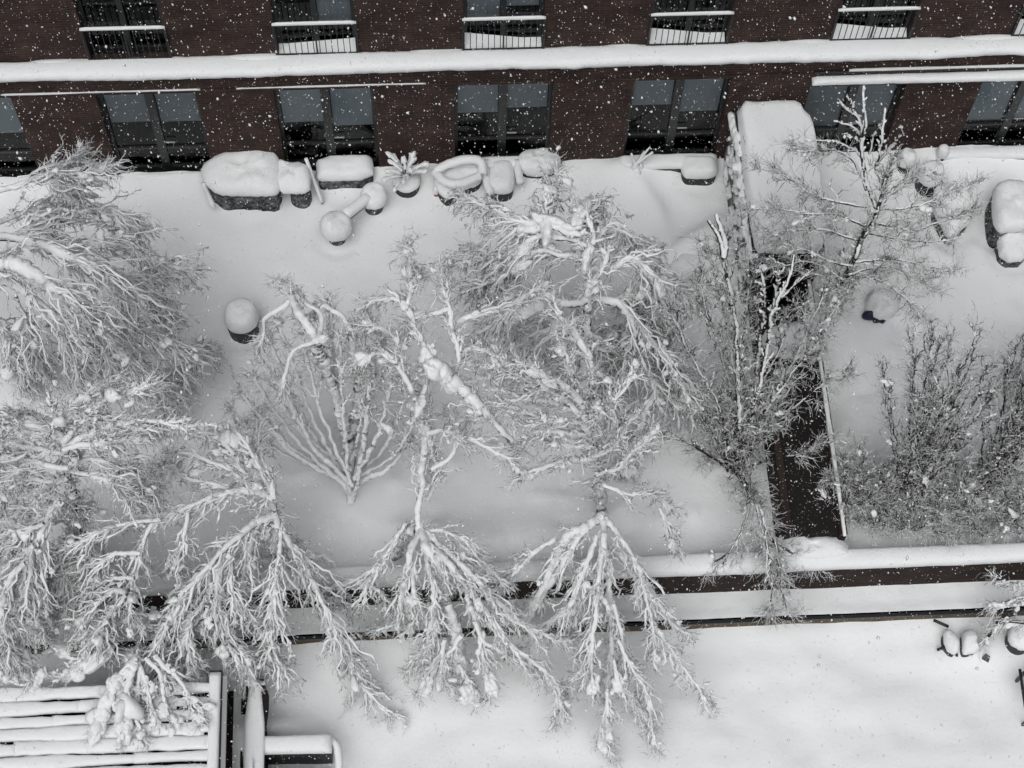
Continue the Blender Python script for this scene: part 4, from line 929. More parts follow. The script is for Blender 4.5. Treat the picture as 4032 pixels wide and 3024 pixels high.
tree('toppled_tree', 'slender tree with a tall white stem and boughs hanging over the garden wall', 'tree', (-0.833,12.441,-0.1), [
    [(-0.953,12.511,-0.1,0.11),(-0.831,12.475,0.8,0.1),(-0.66,12.368,1.6,0.09),(-0.45,12.197,2,0.08)],
    [(-0.45,12.198,2,0.06),(-0.415,12.556,2.375,0.056),(-0.342,12.866,2.8,0.052),(-0.31,13.136,3.3,0.049),(-0.277,13.318,3.9,0.045),(-0.328,13.446,4.525,0.041),(-0.447,13.444,5.15,0.037),(-0.537,13.535,5.625,0.034),(-0.655,13.582,6,0.03)],
    [(-0.291,12.773,2,0.035),(-0.131,12.99,2.5,0.034),(-0.118,13.141,3,0.033),(-0.202,13.241,3.6,0.031),(-0.228,13.387,4.2,0.03)],
    [(-0.322,13.244,5,0.04),(-0.201,13.525,5.267,0.036),(-0.218,13.689,5.533,0.032),(-0.256,14.03,5.8,0.028),(-0.378,14.294,5.933,0.023),(-0.448,14.556,6.067,0.019),(-0.4,14.722,6.2,0.015)],
    [(-0.144,13.84,5,0.035),(0.315,13.738,5.4,0.03),(0.287,14.01,5.8,0.025),(0.224,14.447,6,0.02),(0.179,14.64,6.2,0.015)],
    [(0.255,14.301,5.6,0.04),(0.366,14.37,5.8,0.034),(0.766,14.412,6,0.028),(1.228,14.588,5.9,0.021),(1.707,14.966,5.8,0.015)],
    [(0.318,13.828,5.4,0.04),(0.482,13.929,5.6,0.034),(0.769,13.812,5.8,0.028),(0.957,13.783,5.5,0.021),(1.095,13.752,5.2,0.015)],
    [(-0.609,13.566,5.8,0.04),(-0.627,13.811,5.9,0.034),(-0.673,13.969,6,0.028),(-0.887,14.295,5.8,0.021),(-1.08,14.472,5.6,0.015)],
    [(-0.439,13.218,5.6,0.03),(-0.712,13.594,5.867,0.024),(-0.973,13.817,5.8,0.018),(-1.257,13.917,5.4,0.012)],
    [(-0.424,14.532,6,0.03),(-0.629,14.616,6.133,0.024),(-0.789,14.69,6.067,0.018),(-1.039,14.819,5.8,0.012)],
    [(-0.418,14.775,6,0.03),(-0.464,14.946,6.133,0.024),(-0.43,15.323,6.067,0.018),(-0.427,15.827,5.8,0.012)],
    [(0.193,14.722,6,0.03),(0.121,14.925,6.133,0.024),(-0.088,15.125,6.067,0.018),(-0.248,15.38,5.8,0.012)],
    [(0.212,14.508,6,0.03),(-0.056,14.397,6,0.024),(-0.271,14.418,5.867,0.018),(-0.494,14.328,5.6,0.012)],
    [(-0.207,12.988,4.4,0.03),(0.093,12.895,4.7,0.025),(0.3,12.628,5,0.021),(0.565,12.576,4.9,0.017),(1.088,12.308,4.8,0.012)],
    [(-0.147,12.599,3.8,0.03),(0.078,12.68,4,0.025),(0.305,12.881,4.2,0.021),(0.313,13.109,4.1,0.017),(0.24,13.435,4,0.012)],
    [(1.66,12.739,3.6,0.015),(1.399,12.767,4.029,0.03),(1.146,12.819,4.457,0.045),(0.906,13.009,4.771,0.06),(0.667,13.133,5.029,0.075),(0.406,13.328,5.257,0.09),(0.173,13.489,5.429,0.105),(-0.034,13.588,5.6,0.12)],
    [(-0.437,12.166,2,0.05),(-0.599,11.775,2.15,0.041),(-0.703,11.456,1.8,0.031),(-0.788,11.15,1.15,0.021),(-0.871,11.173,0.4,0.012)],
    [(-0.421,12.196,2,0.06),(-0.285,11.763,2.225,0.055),(-0.071,11.454,1.9,0.05),(-0.001,11.195,1.275,0.045),(0.04,10.88,0.6,0.04)],
    [(0.038,11.026,1.4,0.08),(0.099,10.753,1.133,0.087),(0.175,10.5,0.8,0.093),(0.193,10.236,0.4,0.1)],
    [(-0.393,12.195,2,0.06),(-0.2,11.769,2.2,0.053),(0.129,11.346,2.4,0.047),(0.372,11.066,2,0.04),(0.503,10.754,1.6,0.033),(0.629,10.26,1.1,0.027),(0.701,9.818,0.6,0.02)],
    [(-0.378,12.21,2,0.045),(0.081,11.647,2.25,0.04),(0.592,10.961,2.5,0.034),(0.922,10.72,2.15,0.028),(1.229,10.504,1.8,0.023),(1.636,10.417,1.4,0.017),(2.085,10.414,1,0.012)],
    [(-0.334,12.239,2,0.03),(-0.046,12.131,2.2,0.025),(0.316,11.837,2.4,0.021),(0.59,11.585,2.2,0.017),(0.948,11.254,2,0.012)],
    [(0.378,11.23,1.8,0.04),(0.785,10.666,1.56,0.034),(1.058,10.288,1.32,0.029),(1.483,10.034,1.04,0.023),(1.907,9.67,0.72,0.018),(2.02,9.375,0.4,0.012)],
    [(0.498,10.634,1.6,0.04),(0.632,10.372,1.3,0.033),(0.947,10.25,1,0.026),(1.306,10.307,0.6,0.019),(1.628,10.057,0.2,0.012)],
    [(-0.422,12.165,2,0.035),(-0.347,11.732,2,0.029),(-0.221,11.15,2,0.024),(-0.271,10.731,1.5,0.018),(-0.374,10.455,1,0.012)],
    [(-0.48,12.137,2,0.03),(-0.581,11.657,1.9,0.025),(-0.568,11.087,1.8,0.02),(-0.527,10.945,1.35,0.015),(-0.657,10.866,0.9,0.01)],
    [(-0.796,11.413,1.6,0.03),(-0.827,11.097,1.3,0.025),(-0.826,10.96,1,0.02),(-0.955,10.934,0.65,0.015),(-1.263,11.006,0.3,0.01)],
    [(-0.291,10.967,1.6,0.03),(-0.195,10.561,1.2,0.023),(-0.498,10.409,0.7,0.017),(-0.693,10.277,0.1,0.01)],
    [(-0.055,10.434,1.2,0.03),(-0.127,10.149,0.8,0.023),(-0.108,9.975,0.4,0.017),(0.061,9.911,0,0.01)],
    [(0.263,10.482,1.2,0.03),(-0.036,10.266,0.8,0.023),(-0.338,10.106,0.4,0.017),(-0.528,9.936,0,0.01)],
    [(0.189,10.041,1,0.03),(0.327,9.896,0.4,0.02),(0.413,9.836,-0.3,0.01)],
    [(-0.677,12.362,2,0.025),(-1.189,11.654,1.733,0.02),(-1.436,11.637,1.4,0.015),(-1.866,11.619,1,0.01)],
    [(-1.326,11.527,1.6,0.025),(-1.325,11.473,1.333,0.02),(-1.167,11.405,1,0.015),(-1.126,11.362,0.6,0.01)],
    [(-1.326,11.496,1.6,0.025),(-1.427,11.446,1.333,0.02),(-1.576,11.328,1,0.015),(-1.687,11.26,0.6,0.01)],
    ], d2=9, l2=.5, al2=1.0, sd2=.5, up2=0, dr2=.2, n3=5, l3=.3, blobs=380, bsize=.06, floor=-1.1,
    clumps=[cl((-0.008,13.506,5.7), .30, .24, .2), cl((-0.188,13.691,5.7), .26, .2, .16), cl((0.172,13.444,5.4), .30, .2, .16), cl((0.03,13.893,5.7), .2, .16, .14), cl((-0.321,13.195,5.1), .2, .14, .12),
            cl((0.176,10.527,0.9), .4, .17, .15), cl((0.192,10.201,0.6), .26, .2, .16), cl((0.222,9.45,0.1), .26, .22, .18), cl((0.299,9.176,-0.1), .34, .24, .18), cl((0.713,9.248,-0.1), .34, .24, .18), cl((0.733,9.849,0.4), .18, .17, .15), cl((0.991,9.659,0.2), .26, .19, .16), cl((-0.266,9.742,0.1), .24, .16, .13), cl((-0.153,10.273,0.7), .14, .13, .12), cl((0.658,10.182,0.6), .24, .13, .12), cl((1.041,9.416,0), .2, .14, .12), cl((-0.736,13.789,3.6), .12, .08, .08)])

tree('leaning_tree', 'dark-stemmed tree with its crown swept left and long limbs hanging over the wall', 'tree', (2.928,12.842,0), [
    [(3.017,13.225,0,0.09),(2.906,13.138,1.6,0.082),(2.642,13.185,3.08,0.074),(2.481,13.093,4.28,0.066),(2.328,13.144,5.12,0.058),(2.17,13.149,5.6,0.05)],
    [(2.17,13.149,5.6,0.05),(1.887,13.134,6,0.04),(1.621,13.159,6.2,0.03),(1.407,13.298,6.2,0.02)],
    [(2.34,13.06,4.8,0.05),(2.09,13.193,5.1,0.043),(1.917,13.2,5.4,0.035),(1.649,13.287,5.6,0.028),(1.463,13.4,5.8,0.02)],
    [(2.354,13.443,5,0.035),(2.547,13.543,5.5,0.03),(2.347,13.767,6,0.025),(2.161,13.905,6.2,0.02),(2.006,14.1,6.4,0.015)],
    [(2.186,13.249,5.4,0.03),(2.153,13.463,5.8,0.024),(2.04,13.589,6.133,0.018),(2.011,13.743,6.4,0.012)],
    [(2.581,13.062,4.4,0.04),(2.721,12.946,5.067,0.032),(2.868,12.917,5.6,0.023),(3.085,13.06,6,0.015)],
    [(2.359,13.186,4.6,0.035),(1.888,13.269,4.9,0.029),(1.39,13.2,5.2,0.024),(1.097,13.29,5.4,0.018),(0.794,13.408,5.6,0.012)],
    [(2.417,13.068,4.4,0.035),(1.93,12.986,4.8,0.027),(1.49,12.993,5.067,0.02),(1.143,13.06,5.2,0.012)],
    [(2.494,13.042,4,0.035),(2.026,12.932,4.4,0.027),(1.55,12.885,4.667,0.02),(1.234,13.102,4.8,0.012)],
    [(2.571,13.01,3.6,0.03),(2.068,12.876,4,0.024),(1.533,12.833,4.267,0.018),(1.191,12.605,4.4,0.012)],
    [(2.046,13.274,5,0.03),(1.595,13.234,5.533,0.024),(1.248,13.344,5.867,0.018),(0.934,13.405,6,0.012)],
    [(1.996,13.476,5.2,0.03),(1.52,13.351,5.6,0.024),(1.199,13.405,5.867,0.018),(1.021,13.579,6,0.012)],
    [(2.675,12.942,3.2,0.03),(2.202,12.84,3.467,0.024),(1.823,12.672,3.6,0.018),(1.483,12.564,3.6,0.012)],
    [(2.661,12.914,3.4,0.03),(2.941,12.781,4.067,0.024),(3.136,12.917,4.533,0.018),(3.257,12.995,4.8,0.012)],
    [(2.795,12.894,2.6,0.03),(3.125,12.831,3.133,0.023),(3.385,12.948,3.533,0.017),(3.624,13.061,3.8,0.01)],
    [(2.824,12.348,2,0.085),(2.536,12.098,2.18,0.08),(2.208,11.904,2.16,0.075),(1.979,11.616,1.74,0.07),(1.719,11.276,1.2,0.065),(1.492,11.068,0.6,0.06)],
    [(2.856,12.378,2,0.06),(2.562,12.066,2.18,0.056),(2.313,11.746,2.16,0.052),(2.028,11.461,1.74,0.048),(1.805,11.304,1.28,0.044),(1.581,11.179,0.8,0.04)],
    [(2.863,12.284,2,0.06),(2.842,11.725,2.16,0.054),(2.913,11.494,1.72,0.048),(2.994,10.926,1,0.042),(3.011,10.298,0.32,0.036),(2.893,9.792,0,0.03)],
    [(2.831,12.036,2,0.045),(2.757,11.393,2,0.039),(2.65,10.727,1.6,0.033),(2.571,10.092,1,0.026),(2.584,9.742,0.4,0.02)],
    [(2.921,12.281,2,0.045),(3.2,11.733,2.18,0.038),(3.42,11.244,2.16,0.032),(3.589,10.759,1.74,0.025),(3.685,10.462,1.2,0.019),(3.762,10.205,0.6,0.012)],
    [(3.488,11.348,1.8,0.035),(3.715,11.011,1.533,0.027),(3.978,10.662,1.2,0.02),(4.299,10.513,0.8,0.012)],
    [(3.659,10.675,1.2,0.03),(4.061,10.157,0.8,0.023),(4.366,9.819,0.4,0.017),(4.68,9.535,0,0.01)],
    [(1.957,11.916,2,0.04),(1.69,11.773,2,0.033),(1.51,11.626,2,0.026),(1.192,11.448,1.7,0.019),(1.02,11.353,1.4,0.012)],
    [(2.712,11.979,2,0.04),(2.471,11.321,1.9,0.033),(2.153,10.736,1.8,0.026),(1.879,10.648,1.4,0.019),(1.633,10.645,1,0.012)],
    [(2.543,11.448,1.8,0.035),(2.421,11.124,1.533,0.027),(2.251,10.848,1.133,0.02),(2.241,10.728,0.6,0.012)],
    [(2.977,11.862,1.8,0.03),(3.24,11.615,1.533,0.023),(3.455,11.391,1.2,0.017),(3.652,11.22,0.8,0.01)],
    [(2.974,10.834,1.6,0.03),(3.097,10.546,1.2,0.023),(3.166,10.216,0.733,0.017),(3.167,10.085,0.2,0.01)],
    [(3.021,10.308,1.2,0.025),(3.31,9.886,0.8,0.019),(3.555,9.541,0.333,0.014),(3.695,8.881,-0.2,0.008)],
    [(2.956,10.016,1,0.025),(3.1,9.598,0.6,0.019),(3.382,9.368,0.133,0.014),(3.555,9.124,-0.4,0.008)],
    [(2.553,10.033,1,0.025),(2.303,9.872,0.6,0.019),(2.198,9.709,0.167,0.014),(2.056,9.431,-0.3,0.008)],
    [(2.821,9.548,0.8,0.025),(2.827,9.252,0.4,0.02),(2.754,9.053,-0.033,0.015),(2.857,8.82,-0.5,0.01)],
    [(2.762,10.318,1.2,0.025),(2.428,9.987,0.6,0.017),(2.229,9.758,0.2,0.008)],
    [(3.768,12.077,3,0.025),(3.958,11.87,2.6,0.02),(4.11,11.768,2,0.015)],
    [(2.859,12.791,2.4,0.03),(3.321,12.642,2.267,0.023),(3.764,12.803,2,0.017),(4.059,12.708,1.6,0.01)],
    ], d2=10, l2=.5, al2=.95, sd2=.55, up2=0, dr2=.18, n3=5, l3=.28, blobs=420, bsize=.058, floor=-1.1,
    clumps=[cl((2.329,9.24,-0.1), .15, .14, .12), cl((2.944,9.275,0), .2, .15, .13), cl((2.573,9.713,0.3), .24, .1, .1), cl((2.861,9.64,0.3), .22, .11, .1), cl((2.762,8.826,-0.4), .2, .13, .11), cl((3.001,9.06,-0.2), .24, .14, .12), cl((1.545,11.057,0.8), .36, .16, .13), cl((3.851,9.992,0.4), .16, .1, .09), cl((4.057,11.722,2.2), .18, .09, .08), cl((1.693,13.069,6.2), .34, .1, .08), cl((2.333,13.72,6.2), .4, .1, .09)])

tree('weeping_tree', 'wide dome-shaped weeping tree behind the centre, topped by big smooth clumps of snow', 'tree', (2.764,15.048,0), [
    [(2.764,15.048,0,0.12),(2.753,15.302,1.6,0.103),(2.711,15.419,3,0.087),(2.705,15.764,4,0.07)],
    [(2.688,15.732,4,0.06),(2.744,16.185,4.3,0.05),(2.673,16.242,4.6,0.04),(2.808,16.514,4.8,0.03),(2.715,16.793,5,0.02)],
    [(2.705,15.764,4,0.045),(2.83,15.86,4.4,0.035),(3.008,16.131,4.6,0.025),(3.079,16.327,4.6,0.015)],
    [(2.671,15.699,4,0.06),(2.246,15.514,4.24,0.052),(1.897,15.554,4.48,0.044),(1.518,15.351,4.52,0.036),(1.12,15.197,4.36,0.028),(0.804,15.039,4.2,0.02)],
    [(2.733,15.763,4,0.06),(2.987,15.688,4,0.055),(3.268,15.579,4,0.05),(3.476,15.435,3.771,0.045),(3.752,15.25,3.429,0.04),(4.123,15.052,3.029,0.035),(4.373,14.944,2.514,0.03),(4.623,14.794,2,0.025)],
    [(2.98,15.801,3.8,0.04),(3.475,15.996,3.6,0.034),(3.791,16.065,3.4,0.028),(4.085,16.085,2.8,0.021),(4.377,15.992,2.2,0.015)],
    [(2.752,16.211,4.2,0.04),(3.148,16.183,4.28,0.035),(3.53,16.355,4.36,0.03),(3.872,16.094,4.16,0.025),(4.358,16.12,3.68,0.02),(4.74,16.177,3.2,0.015)],
    [(3.65,15.097,2.4,0.05),(3.976,14.918,2.267,0.043),(4.317,14.738,2,0.037),(4.657,14.687,1.6,0.03)],
    [(4.055,14.849,2,0.045),(3.857,14.583,1.6,0.037),(3.697,14.374,1.133,0.028),(3.499,14.054,0.6,0.02)],
    [(2.721,16.36,4.4,0.045),(2.291,16.375,4.4,0.039),(1.926,16.522,4.4,0.033),(1.524,16.422,4.2,0.027),(1.182,16.367,3.8,0.021),(0.717,16.379,3.4,0.015)],
    [(2.825,16.376,4.6,0.045),(2.438,16.589,4.6,0.039),(1.87,16.676,4.6,0.033),(1.441,16.569,4.36,0.027),(1.022,16.737,3.88,0.021),(0.537,17.075,3.4,0.015)],
    [(2.425,16.534,4.8,0.03),(2.014,16.815,4.8,0.025),(1.447,16.902,4.8,0.02),(1.038,17.278,4.6,0.015),(0.677,17.657,4.4,0.01)],
    [(2.014,16.815,4.8,0.02),(2.008,17.219,4.8,0.016),(2.148,17.597,4.733,0.012),(2.235,17.991,4.6,0.008)],
    [(2.425,16.534,4.8,0.03),(2.745,17.058,4.8,0.02),(3.032,17.506,4.4,0.01)],
    [(2.829,16.442,4.6,0.04),(3.038,16.864,4.5,0.033),(3.346,17.016,4.4,0.026),(3.661,16.911,4,0.019),(3.993,16.935,3.6,0.012)],
    [(2.685,15.559,3.6,0.04),(2.287,15.551,3.4,0.034),(1.944,15.539,3.2,0.028),(1.598,15.959,2.7,0.021),(1.279,15.969,2.2,0.015)],
    [(2.686,15.404,3.4,0.035),(3.005,15.408,3,0.03),(3.33,15.813,2.6,0.025),(3.741,15.931,2.1,0.02),(4.028,15.91,1.6,0.015)],
    [(2.687,15.246,3.2,0.035),(3.1,15.31,2.8,0.03),(3.387,15.579,2.4,0.025),(3.749,15.831,1.9,0.02),(4.118,15.663,1.4,0.015)],
    [(1.569,15.865,3.6,0.035),(1.356,16.216,3.467,0.027),(1.043,16.35,3.133,0.02),(0.92,16.865,2.6,0.012)],
    [(2.763,15.504,2.2,0.03),(3.111,15.358,1.8,0.024),(3.27,14.937,1.267,0.018),(3.363,14.297,0.6,0.012)],
    [(2.734,15.43,2.6,0.03),(2.397,15.45,2.2,0.024),(2.067,15.671,1.733,0.018),(1.802,16.134,1.2,0.012)],
    [(3.444,15.421,3.8,0.035),(3.567,15.233,3.533,0.027),(3.46,15.191,3,0.02),(3.384,15.345,2.2,0.012)],
    ], d2=13, l2=.7, al2=.7, sd2=.8, up2=0, dr2=.5, n3=6, l3=.32, blobs=640, bsize=.062,
    clumps=[cl((1.901,16.463,5), .36, .22, .16), cl((2.146,16.786,5), .44, .2, .16), cl((2.615,17.003,5), .4, .22, .16), cl((1.722,16.692,4.8), .3, .16, .12), cl((1.426,15.132,4.4), .2, .17, .17), cl((1.8,15.279,4.4), .44, .24, .14), cl((1.626,15.073,4.2), .3, .16, .13), cl((1.588,15.987,4.2), .24, .15, .13), cl((1.214,15.842,3.9), .2, .13, .12), cl((3.806,16.416,3.9), .26, .16, .14), cl((4.121,16.344,3.6), .26, .17, .14), cl((4.42,16.37,3.3), .24, .15, .12), cl((2.67,16.031,4.9), .26, .13, .11), cl((2.672,15.636,4.4), .24, .12, .1), cl((1.382,15.35,4.3), .16, .16, .16)])

LIGHT = dict(mat3='T', thin=1.0, ls=1.0, as2=1.0, l3s=1.0, snow3=0, bmul=.7, snow2=.35, limb_snow=.55, al2=1.0, sd2=.6, up2=.1, dr2=.02, blobs=90, bsize=.045, r2=.010, r3=.0058, r4=.0042, curl=.12)
tree('multi_stem_tree', 'many-stemmed dark tree over the dark brick divider with a few bright white shoots', 'tree', (5.677,14.138,0), [
    [(5.74,14.135,0,0.05),(5.61,14.348,1.6,0.047),(5.437,14.69,2.933,0.043),(5.303,15.047,4,0.04),(5.103,15.206,5,0.037),(4.885,15.25,5.867,0.033),(4.719,15.192,6.6,0.03)],
    S([(4.751,14.981,6.6,0.05),(4.666,15.13,6.867,0.043),(4.536,15.258,7.067,0.037),(4.461,15.331,7.2,0.03)]),
    S([(4.751,14.981,6.6,0.05),(4.726,15.149,6.933,0.043),(4.641,15.253,7.167,0.037),(4.585,15.386,7.3,0.03)]),
    S([(5.771,14.134,0,0.055),(5.868,14.53,1.2,0.05),(5.889,14.613,2.4,0.045),(5.924,14.921,3.4,0.04),(5.87,15.001,4.4,0.035),(5.848,15.129,5.2,0.03),(5.77,15.046,6,0.025)]),
    S([(5.75,14.738,5,0.035),(5.841,14.857,5.4,0.032),(5.928,14.97,5.8,0.028),(6.018,15.231,6.2,0.025)]),
    S([(5.929,15.08,5,0.03),(6.086,15.114,5.267,0.025),(6.24,15.144,5.533,0.02),(6.387,15.141,5.8,0.015)]),
    S([(5.677,14.138,0,0.05),(5.901,14.582,1.44,0.046),(5.882,15.028,2.76,0.042),(5.801,15.181,3.84,0.038),(5.732,15.256,4.76,0.034),(5.529,15.289,5.6,0.03)]),
    [(5.645,14.139,0,0.035),(5.542,14.736,1.5,0.029),(5.201,15.099,2.8,0.024),(4.845,15.287,3.95,0.018),(4.592,15.417,5,0.012)],
    [(5.614,14.14,0,0.035),(5.311,14.576,1.5,0.029),(4.801,14.833,2.7,0.024),(4.411,14.981,3.7,0.018),(4.098,15.084,4.6,0.012)],
    [(5.708,14.136,0,0.035),(5.7,15.071,1.5,0.029),(5.651,15.417,2.8,0.024),(5.544,15.552,3.9,0.018),(5.541,15.628,4.8,0.012)],
    [(5.803,14.133,0,0.035),(6.022,14.452,1.35,0.029),(6.284,14.547,2.5,0.024),(6.525,14.644,3.45,0.018),(6.684,14.629,4.2,0.012)],
    [(5.834,14.131,0,0.03),(6.217,14.347,1.2,0.025),(6.608,14.353,2.2,0.021),(6.953,14.402,3,0.017),(7.174,14.251,3.6,0.012)],
    [(5.803,14.133,0,0.03),(6.094,14.352,1.2,0.025),(6.485,14.975,2.3,0.021),(6.731,15.336,3.25,0.017),(6.933,15.643,4,0.012)],
    [(5.582,14.141,0,0.03),(5.192,14.356,1.05,0.025),(4.633,14.642,1.9,0.02),(4.099,14.77,2.55,0.015),(3.714,14.884,3,0.01)],
    [(5.614,14.14,0,0.03),(5.143,14.8,1.05,0.025),(4.508,15.373,2,0.02),(3.915,15.683,2.8,0.015),(3.575,15.77,3.4,0.01)],
    [(5.607,14.072,0,0.03),(5.158,14.091,0.6,0.025),(4.66,14.105,1.2,0.02),(4.15,14.184,1.5,0.015),(3.628,14.03,1.8,0.01)],
    [(5.858,14.062,0,0.03),(6.317,13.982,0.667,0.023),(6.783,13.852,1.133,0.017),(7.178,13.948,1.4,0.01)],
    [(5.677,14.138,0,0.03),(5.578,14.588,1.8,0.025),(5.291,15.163,3.3,0.02),(4.967,15.688,4.45,0.015),(4.728,15.908,5.2,0.01)],
    [(5.71,13.957,0.2,0.04),(5.734,13.211,1.133,0.037),(5.794,12.666,1.567,0.033),(5.853,12.308,1.5,0.03),(6.033,12.15,1.167,0.027),(6.313,12.048,0.833,0.023),(6.745,11.92,0.5,0.02)],
    [(5.71,13.957,0.2,0.035),(5.722,13.252,1.04,0.031),(5.736,12.671,1.56,0.027),(5.828,12.27,1.44,0.023),(5.949,11.981,1.2,0.019),(6.14,11.679,0.9,0.015)],
    [(5.695,13.958,0.2,0.035),(5.661,13.254,1.04,0.031),(5.621,12.684,1.54,0.027),(5.517,12.315,1.36,0.023),(5.285,12,1.06,0.019),(5.021,11.896,0.7,0.015)],
    [(5.887,12.221,1.4,0.03),(5.932,11.824,1.2,0.023),(6.046,11.511,0.6,0.015),(6.036,11.159,0,0.008)],
    [(6.079,12.071,1.2,0.03),(6.179,11.639,1,0.023),(6.185,11.41,0.6,0.015),(6.399,11.144,0,0.008)],
    [(5.771,14.134,0,0.03),(5.796,14.63,1.35,0.025),(6.142,15.001,2.6,0.02),(6.408,15.395,3.65,0.015),(6.411,15.24,4.4,0.01)],
    ], d2=9, l2=.55, n3=5, l3=.28, n4=3, t0=.04, **{k: v for k, v in LIGHT.items() if k not in ('blobs', 'limb_snow', 'snow2')}, blobs=150, limb_snow=.75, snow2=.3)

tree('tall_tree', 'tall tree right of the snow-roofed divider, dark flat sprays below white top shoots', 'tree', (7.829,17.131,0), [
    [(7.777,16.985,0,0.075),(7.783,16.9,1.35,0.069),(7.743,16.781,2.5,0.062),(7.745,16.707,3.4,0.056),(7.794,16.826,4,0.05)],
    [(7.79,16.798,4,0.045),(7.892,16.841,4.48,0.041),(7.946,16.935,4.92,0.037),(7.935,16.975,5.28,0.033),(7.932,17.076,5.64,0.029),(7.974,17.102,6,0.025)],
    S([(7.919,16.978,4.8,0.04),(7.648,17.142,5.4,0.038),(7.499,17.279,5.96,0.036),(7.401,17.455,6.44,0.034),(7.234,17.613,6.84,0.032),(7.042,17.726,7.2,0.03)]),
    S([(7.413,17.383,6.4,0.03),(7.389,17.437,6.8,0.027),(7.309,17.534,7.133,0.025),(7.284,17.737,7.4,0.022)]),
    S([(7.331,17.679,6.6,0.028),(7.093,17.632,6.867,0.025),(6.949,17.659,7.067,0.023),(6.866,17.632,7.2,0.02)]),
    S([(7.857,17.405,5.4,0.032),(7.758,17.265,6.067,0.028),(7.718,17.367,6.6,0.024),(7.708,17.583,7,0.02)]),
    S([(7.998,17.705,5.2,0.028),(8.126,17.772,5.6,0.025),(8.136,17.634,6,0.021),(8.173,17.56,6.3,0.018),(8.042,17.489,6.6,0.015)]),
    S([(7.726,17.582,5.6,0.025),(7.722,17.715,6,0.022),(7.758,17.651,6.333,0.018),(7.719,17.566,6.6,0.015)]),
    S([(7.51,17.52,6,0.02),(7.214,17.456,6.4,0.016),(6.968,17.359,6.6,0.012)]),
    S([(7.475,17.552,6.2,0.02),(7.291,17.62,6.4,0.017),(7.017,17.637,6.533,0.015),(6.948,17.625,6.6,0.012)]),
    S([(7.666,17.582,5.4,0.02),(7.455,17.693,5.6,0.018),(7.166,17.736,5.8,0.016),(6.886,17.78,5.8,0.014),(6.57,17.756,5.8,0.012)]),
    [(7.797,17.358,4.8,0.028),(7.644,17.884,4.9,0.023),(7.353,18.035,5,0.018),(7.083,18.077,4.9,0.013),(6.749,18.331,4.8,0.008)],
    [(7.807,17.143,4.6,0.028),(7.125,17.206,4.7,0.023),(6.772,17.325,4.8,0.018),(6.452,17.676,4.7,0.013),(6.034,18,4.6,0.008)],
    [(7.835,16.982,4.2,0.028),(7.336,17.144,4.3,0.023),(6.729,17.136,4.4,0.018),(6.318,17.248,4.3,0.013),(5.877,17.396,4.2,0.008)],
    [(7.811,16.885,3.8,0.028),(7.24,17.031,3.933,0.021),(6.741,17.083,3.933,0.015),(6.205,17.149,3.8,0.008)],
    [(8.03,17.145,4.8,0.028),(8.308,17.254,4.933,0.021),(8.576,17.484,4.933,0.015),(8.926,17.663,4.8,0.008)],
    [(8.031,17.067,4.6,0.028),(8.5,17.021,4.7,0.023),(8.826,17.015,4.8,0.018),(9.24,17.269,4.7,0.013),(9.707,17.456,4.6,0.008)],
    [(7.929,16.889,4.4,0.028),(8.357,16.806,4.4,0.023),(8.761,16.758,4.4,0.018),(9.23,16.974,4.3,0.013),(9.728,17.157,4.2,0.008)],
    [(7.897,16.932,4,0.028),(8.385,16.812,4,0.021),(8.838,16.768,3.933,0.015),(9.32,16.797,3.8,0.008)],
    [(7.74,16.673,3.4,0.028),(8.17,16.667,3.5,0.023),(8.582,16.559,3.6,0.018),(9.076,16.556,3.4,0.013),(9.575,16.552,3.2,0.008)],
    [(7.667,16.517,3.2,0.028),(8.111,16.674,3.2,0.021),(8.627,16.699,3.067,0.015),(9.203,16.485,2.8,0.008)],
    [(7.66,16.576,2.8,0.028),(7.985,16.646,2.9,0.023),(8.36,16.435,3,0.018),(8.712,16.26,2.8,0.013),(9.054,16.014,2.6,0.008)],
    [(7.701,16.605,3.4,0.028),(7.262,16.645,3.533,0.021),(6.871,16.866,3.533,0.015),(6.501,17.099,3.4,0.008)],
    [(7.616,16.531,3,0.024),(7.226,16.745,3.133,0.019),(6.908,16.861,3.133,0.013),(6.478,16.885,3,0.008)],
    [(7.89,16.765,3,0.03),(7.674,16.246,3.133,0.024),(7.219,15.613,3.2,0.018),(6.937,15.023,3.2,0.012)],
    [(7.672,16.436,2.8,0.024),(7.289,16.578,3,0.018),(7.061,16.69,3,0.012)],
    [(7.82,16.704,2.2,0.028),(7.472,16.36,2.333,0.024),(7.097,16.061,2.333,0.019),(6.822,15.626,2.2,0.015)],
    ], d2=13, l2=.5, n3=6, l3=.24, t0=.1, **{k: v for k, v in LIGHT.items() if k not in ('blobs', 'limb_snow', 'snow2')}, blobs=170, limb_snow=.7, snow2=.3)

def stems(base, tips, z1):
    out = []
    b = np.array(base)
    for tp in tips:
        e = np.array(tp[0]); k = tp[1]
        q = []
        for s in (0, .25, .5, .75, 1):
            v = b + (e - b) * s; v[2] = b[2] + (e[2] - b[2]) * s ** .85
            v[:2] += rng.normal(0, .05, 2)
            q.append((*v, .03 * (1 - .7 * s)))
        out.append(q)
    return out

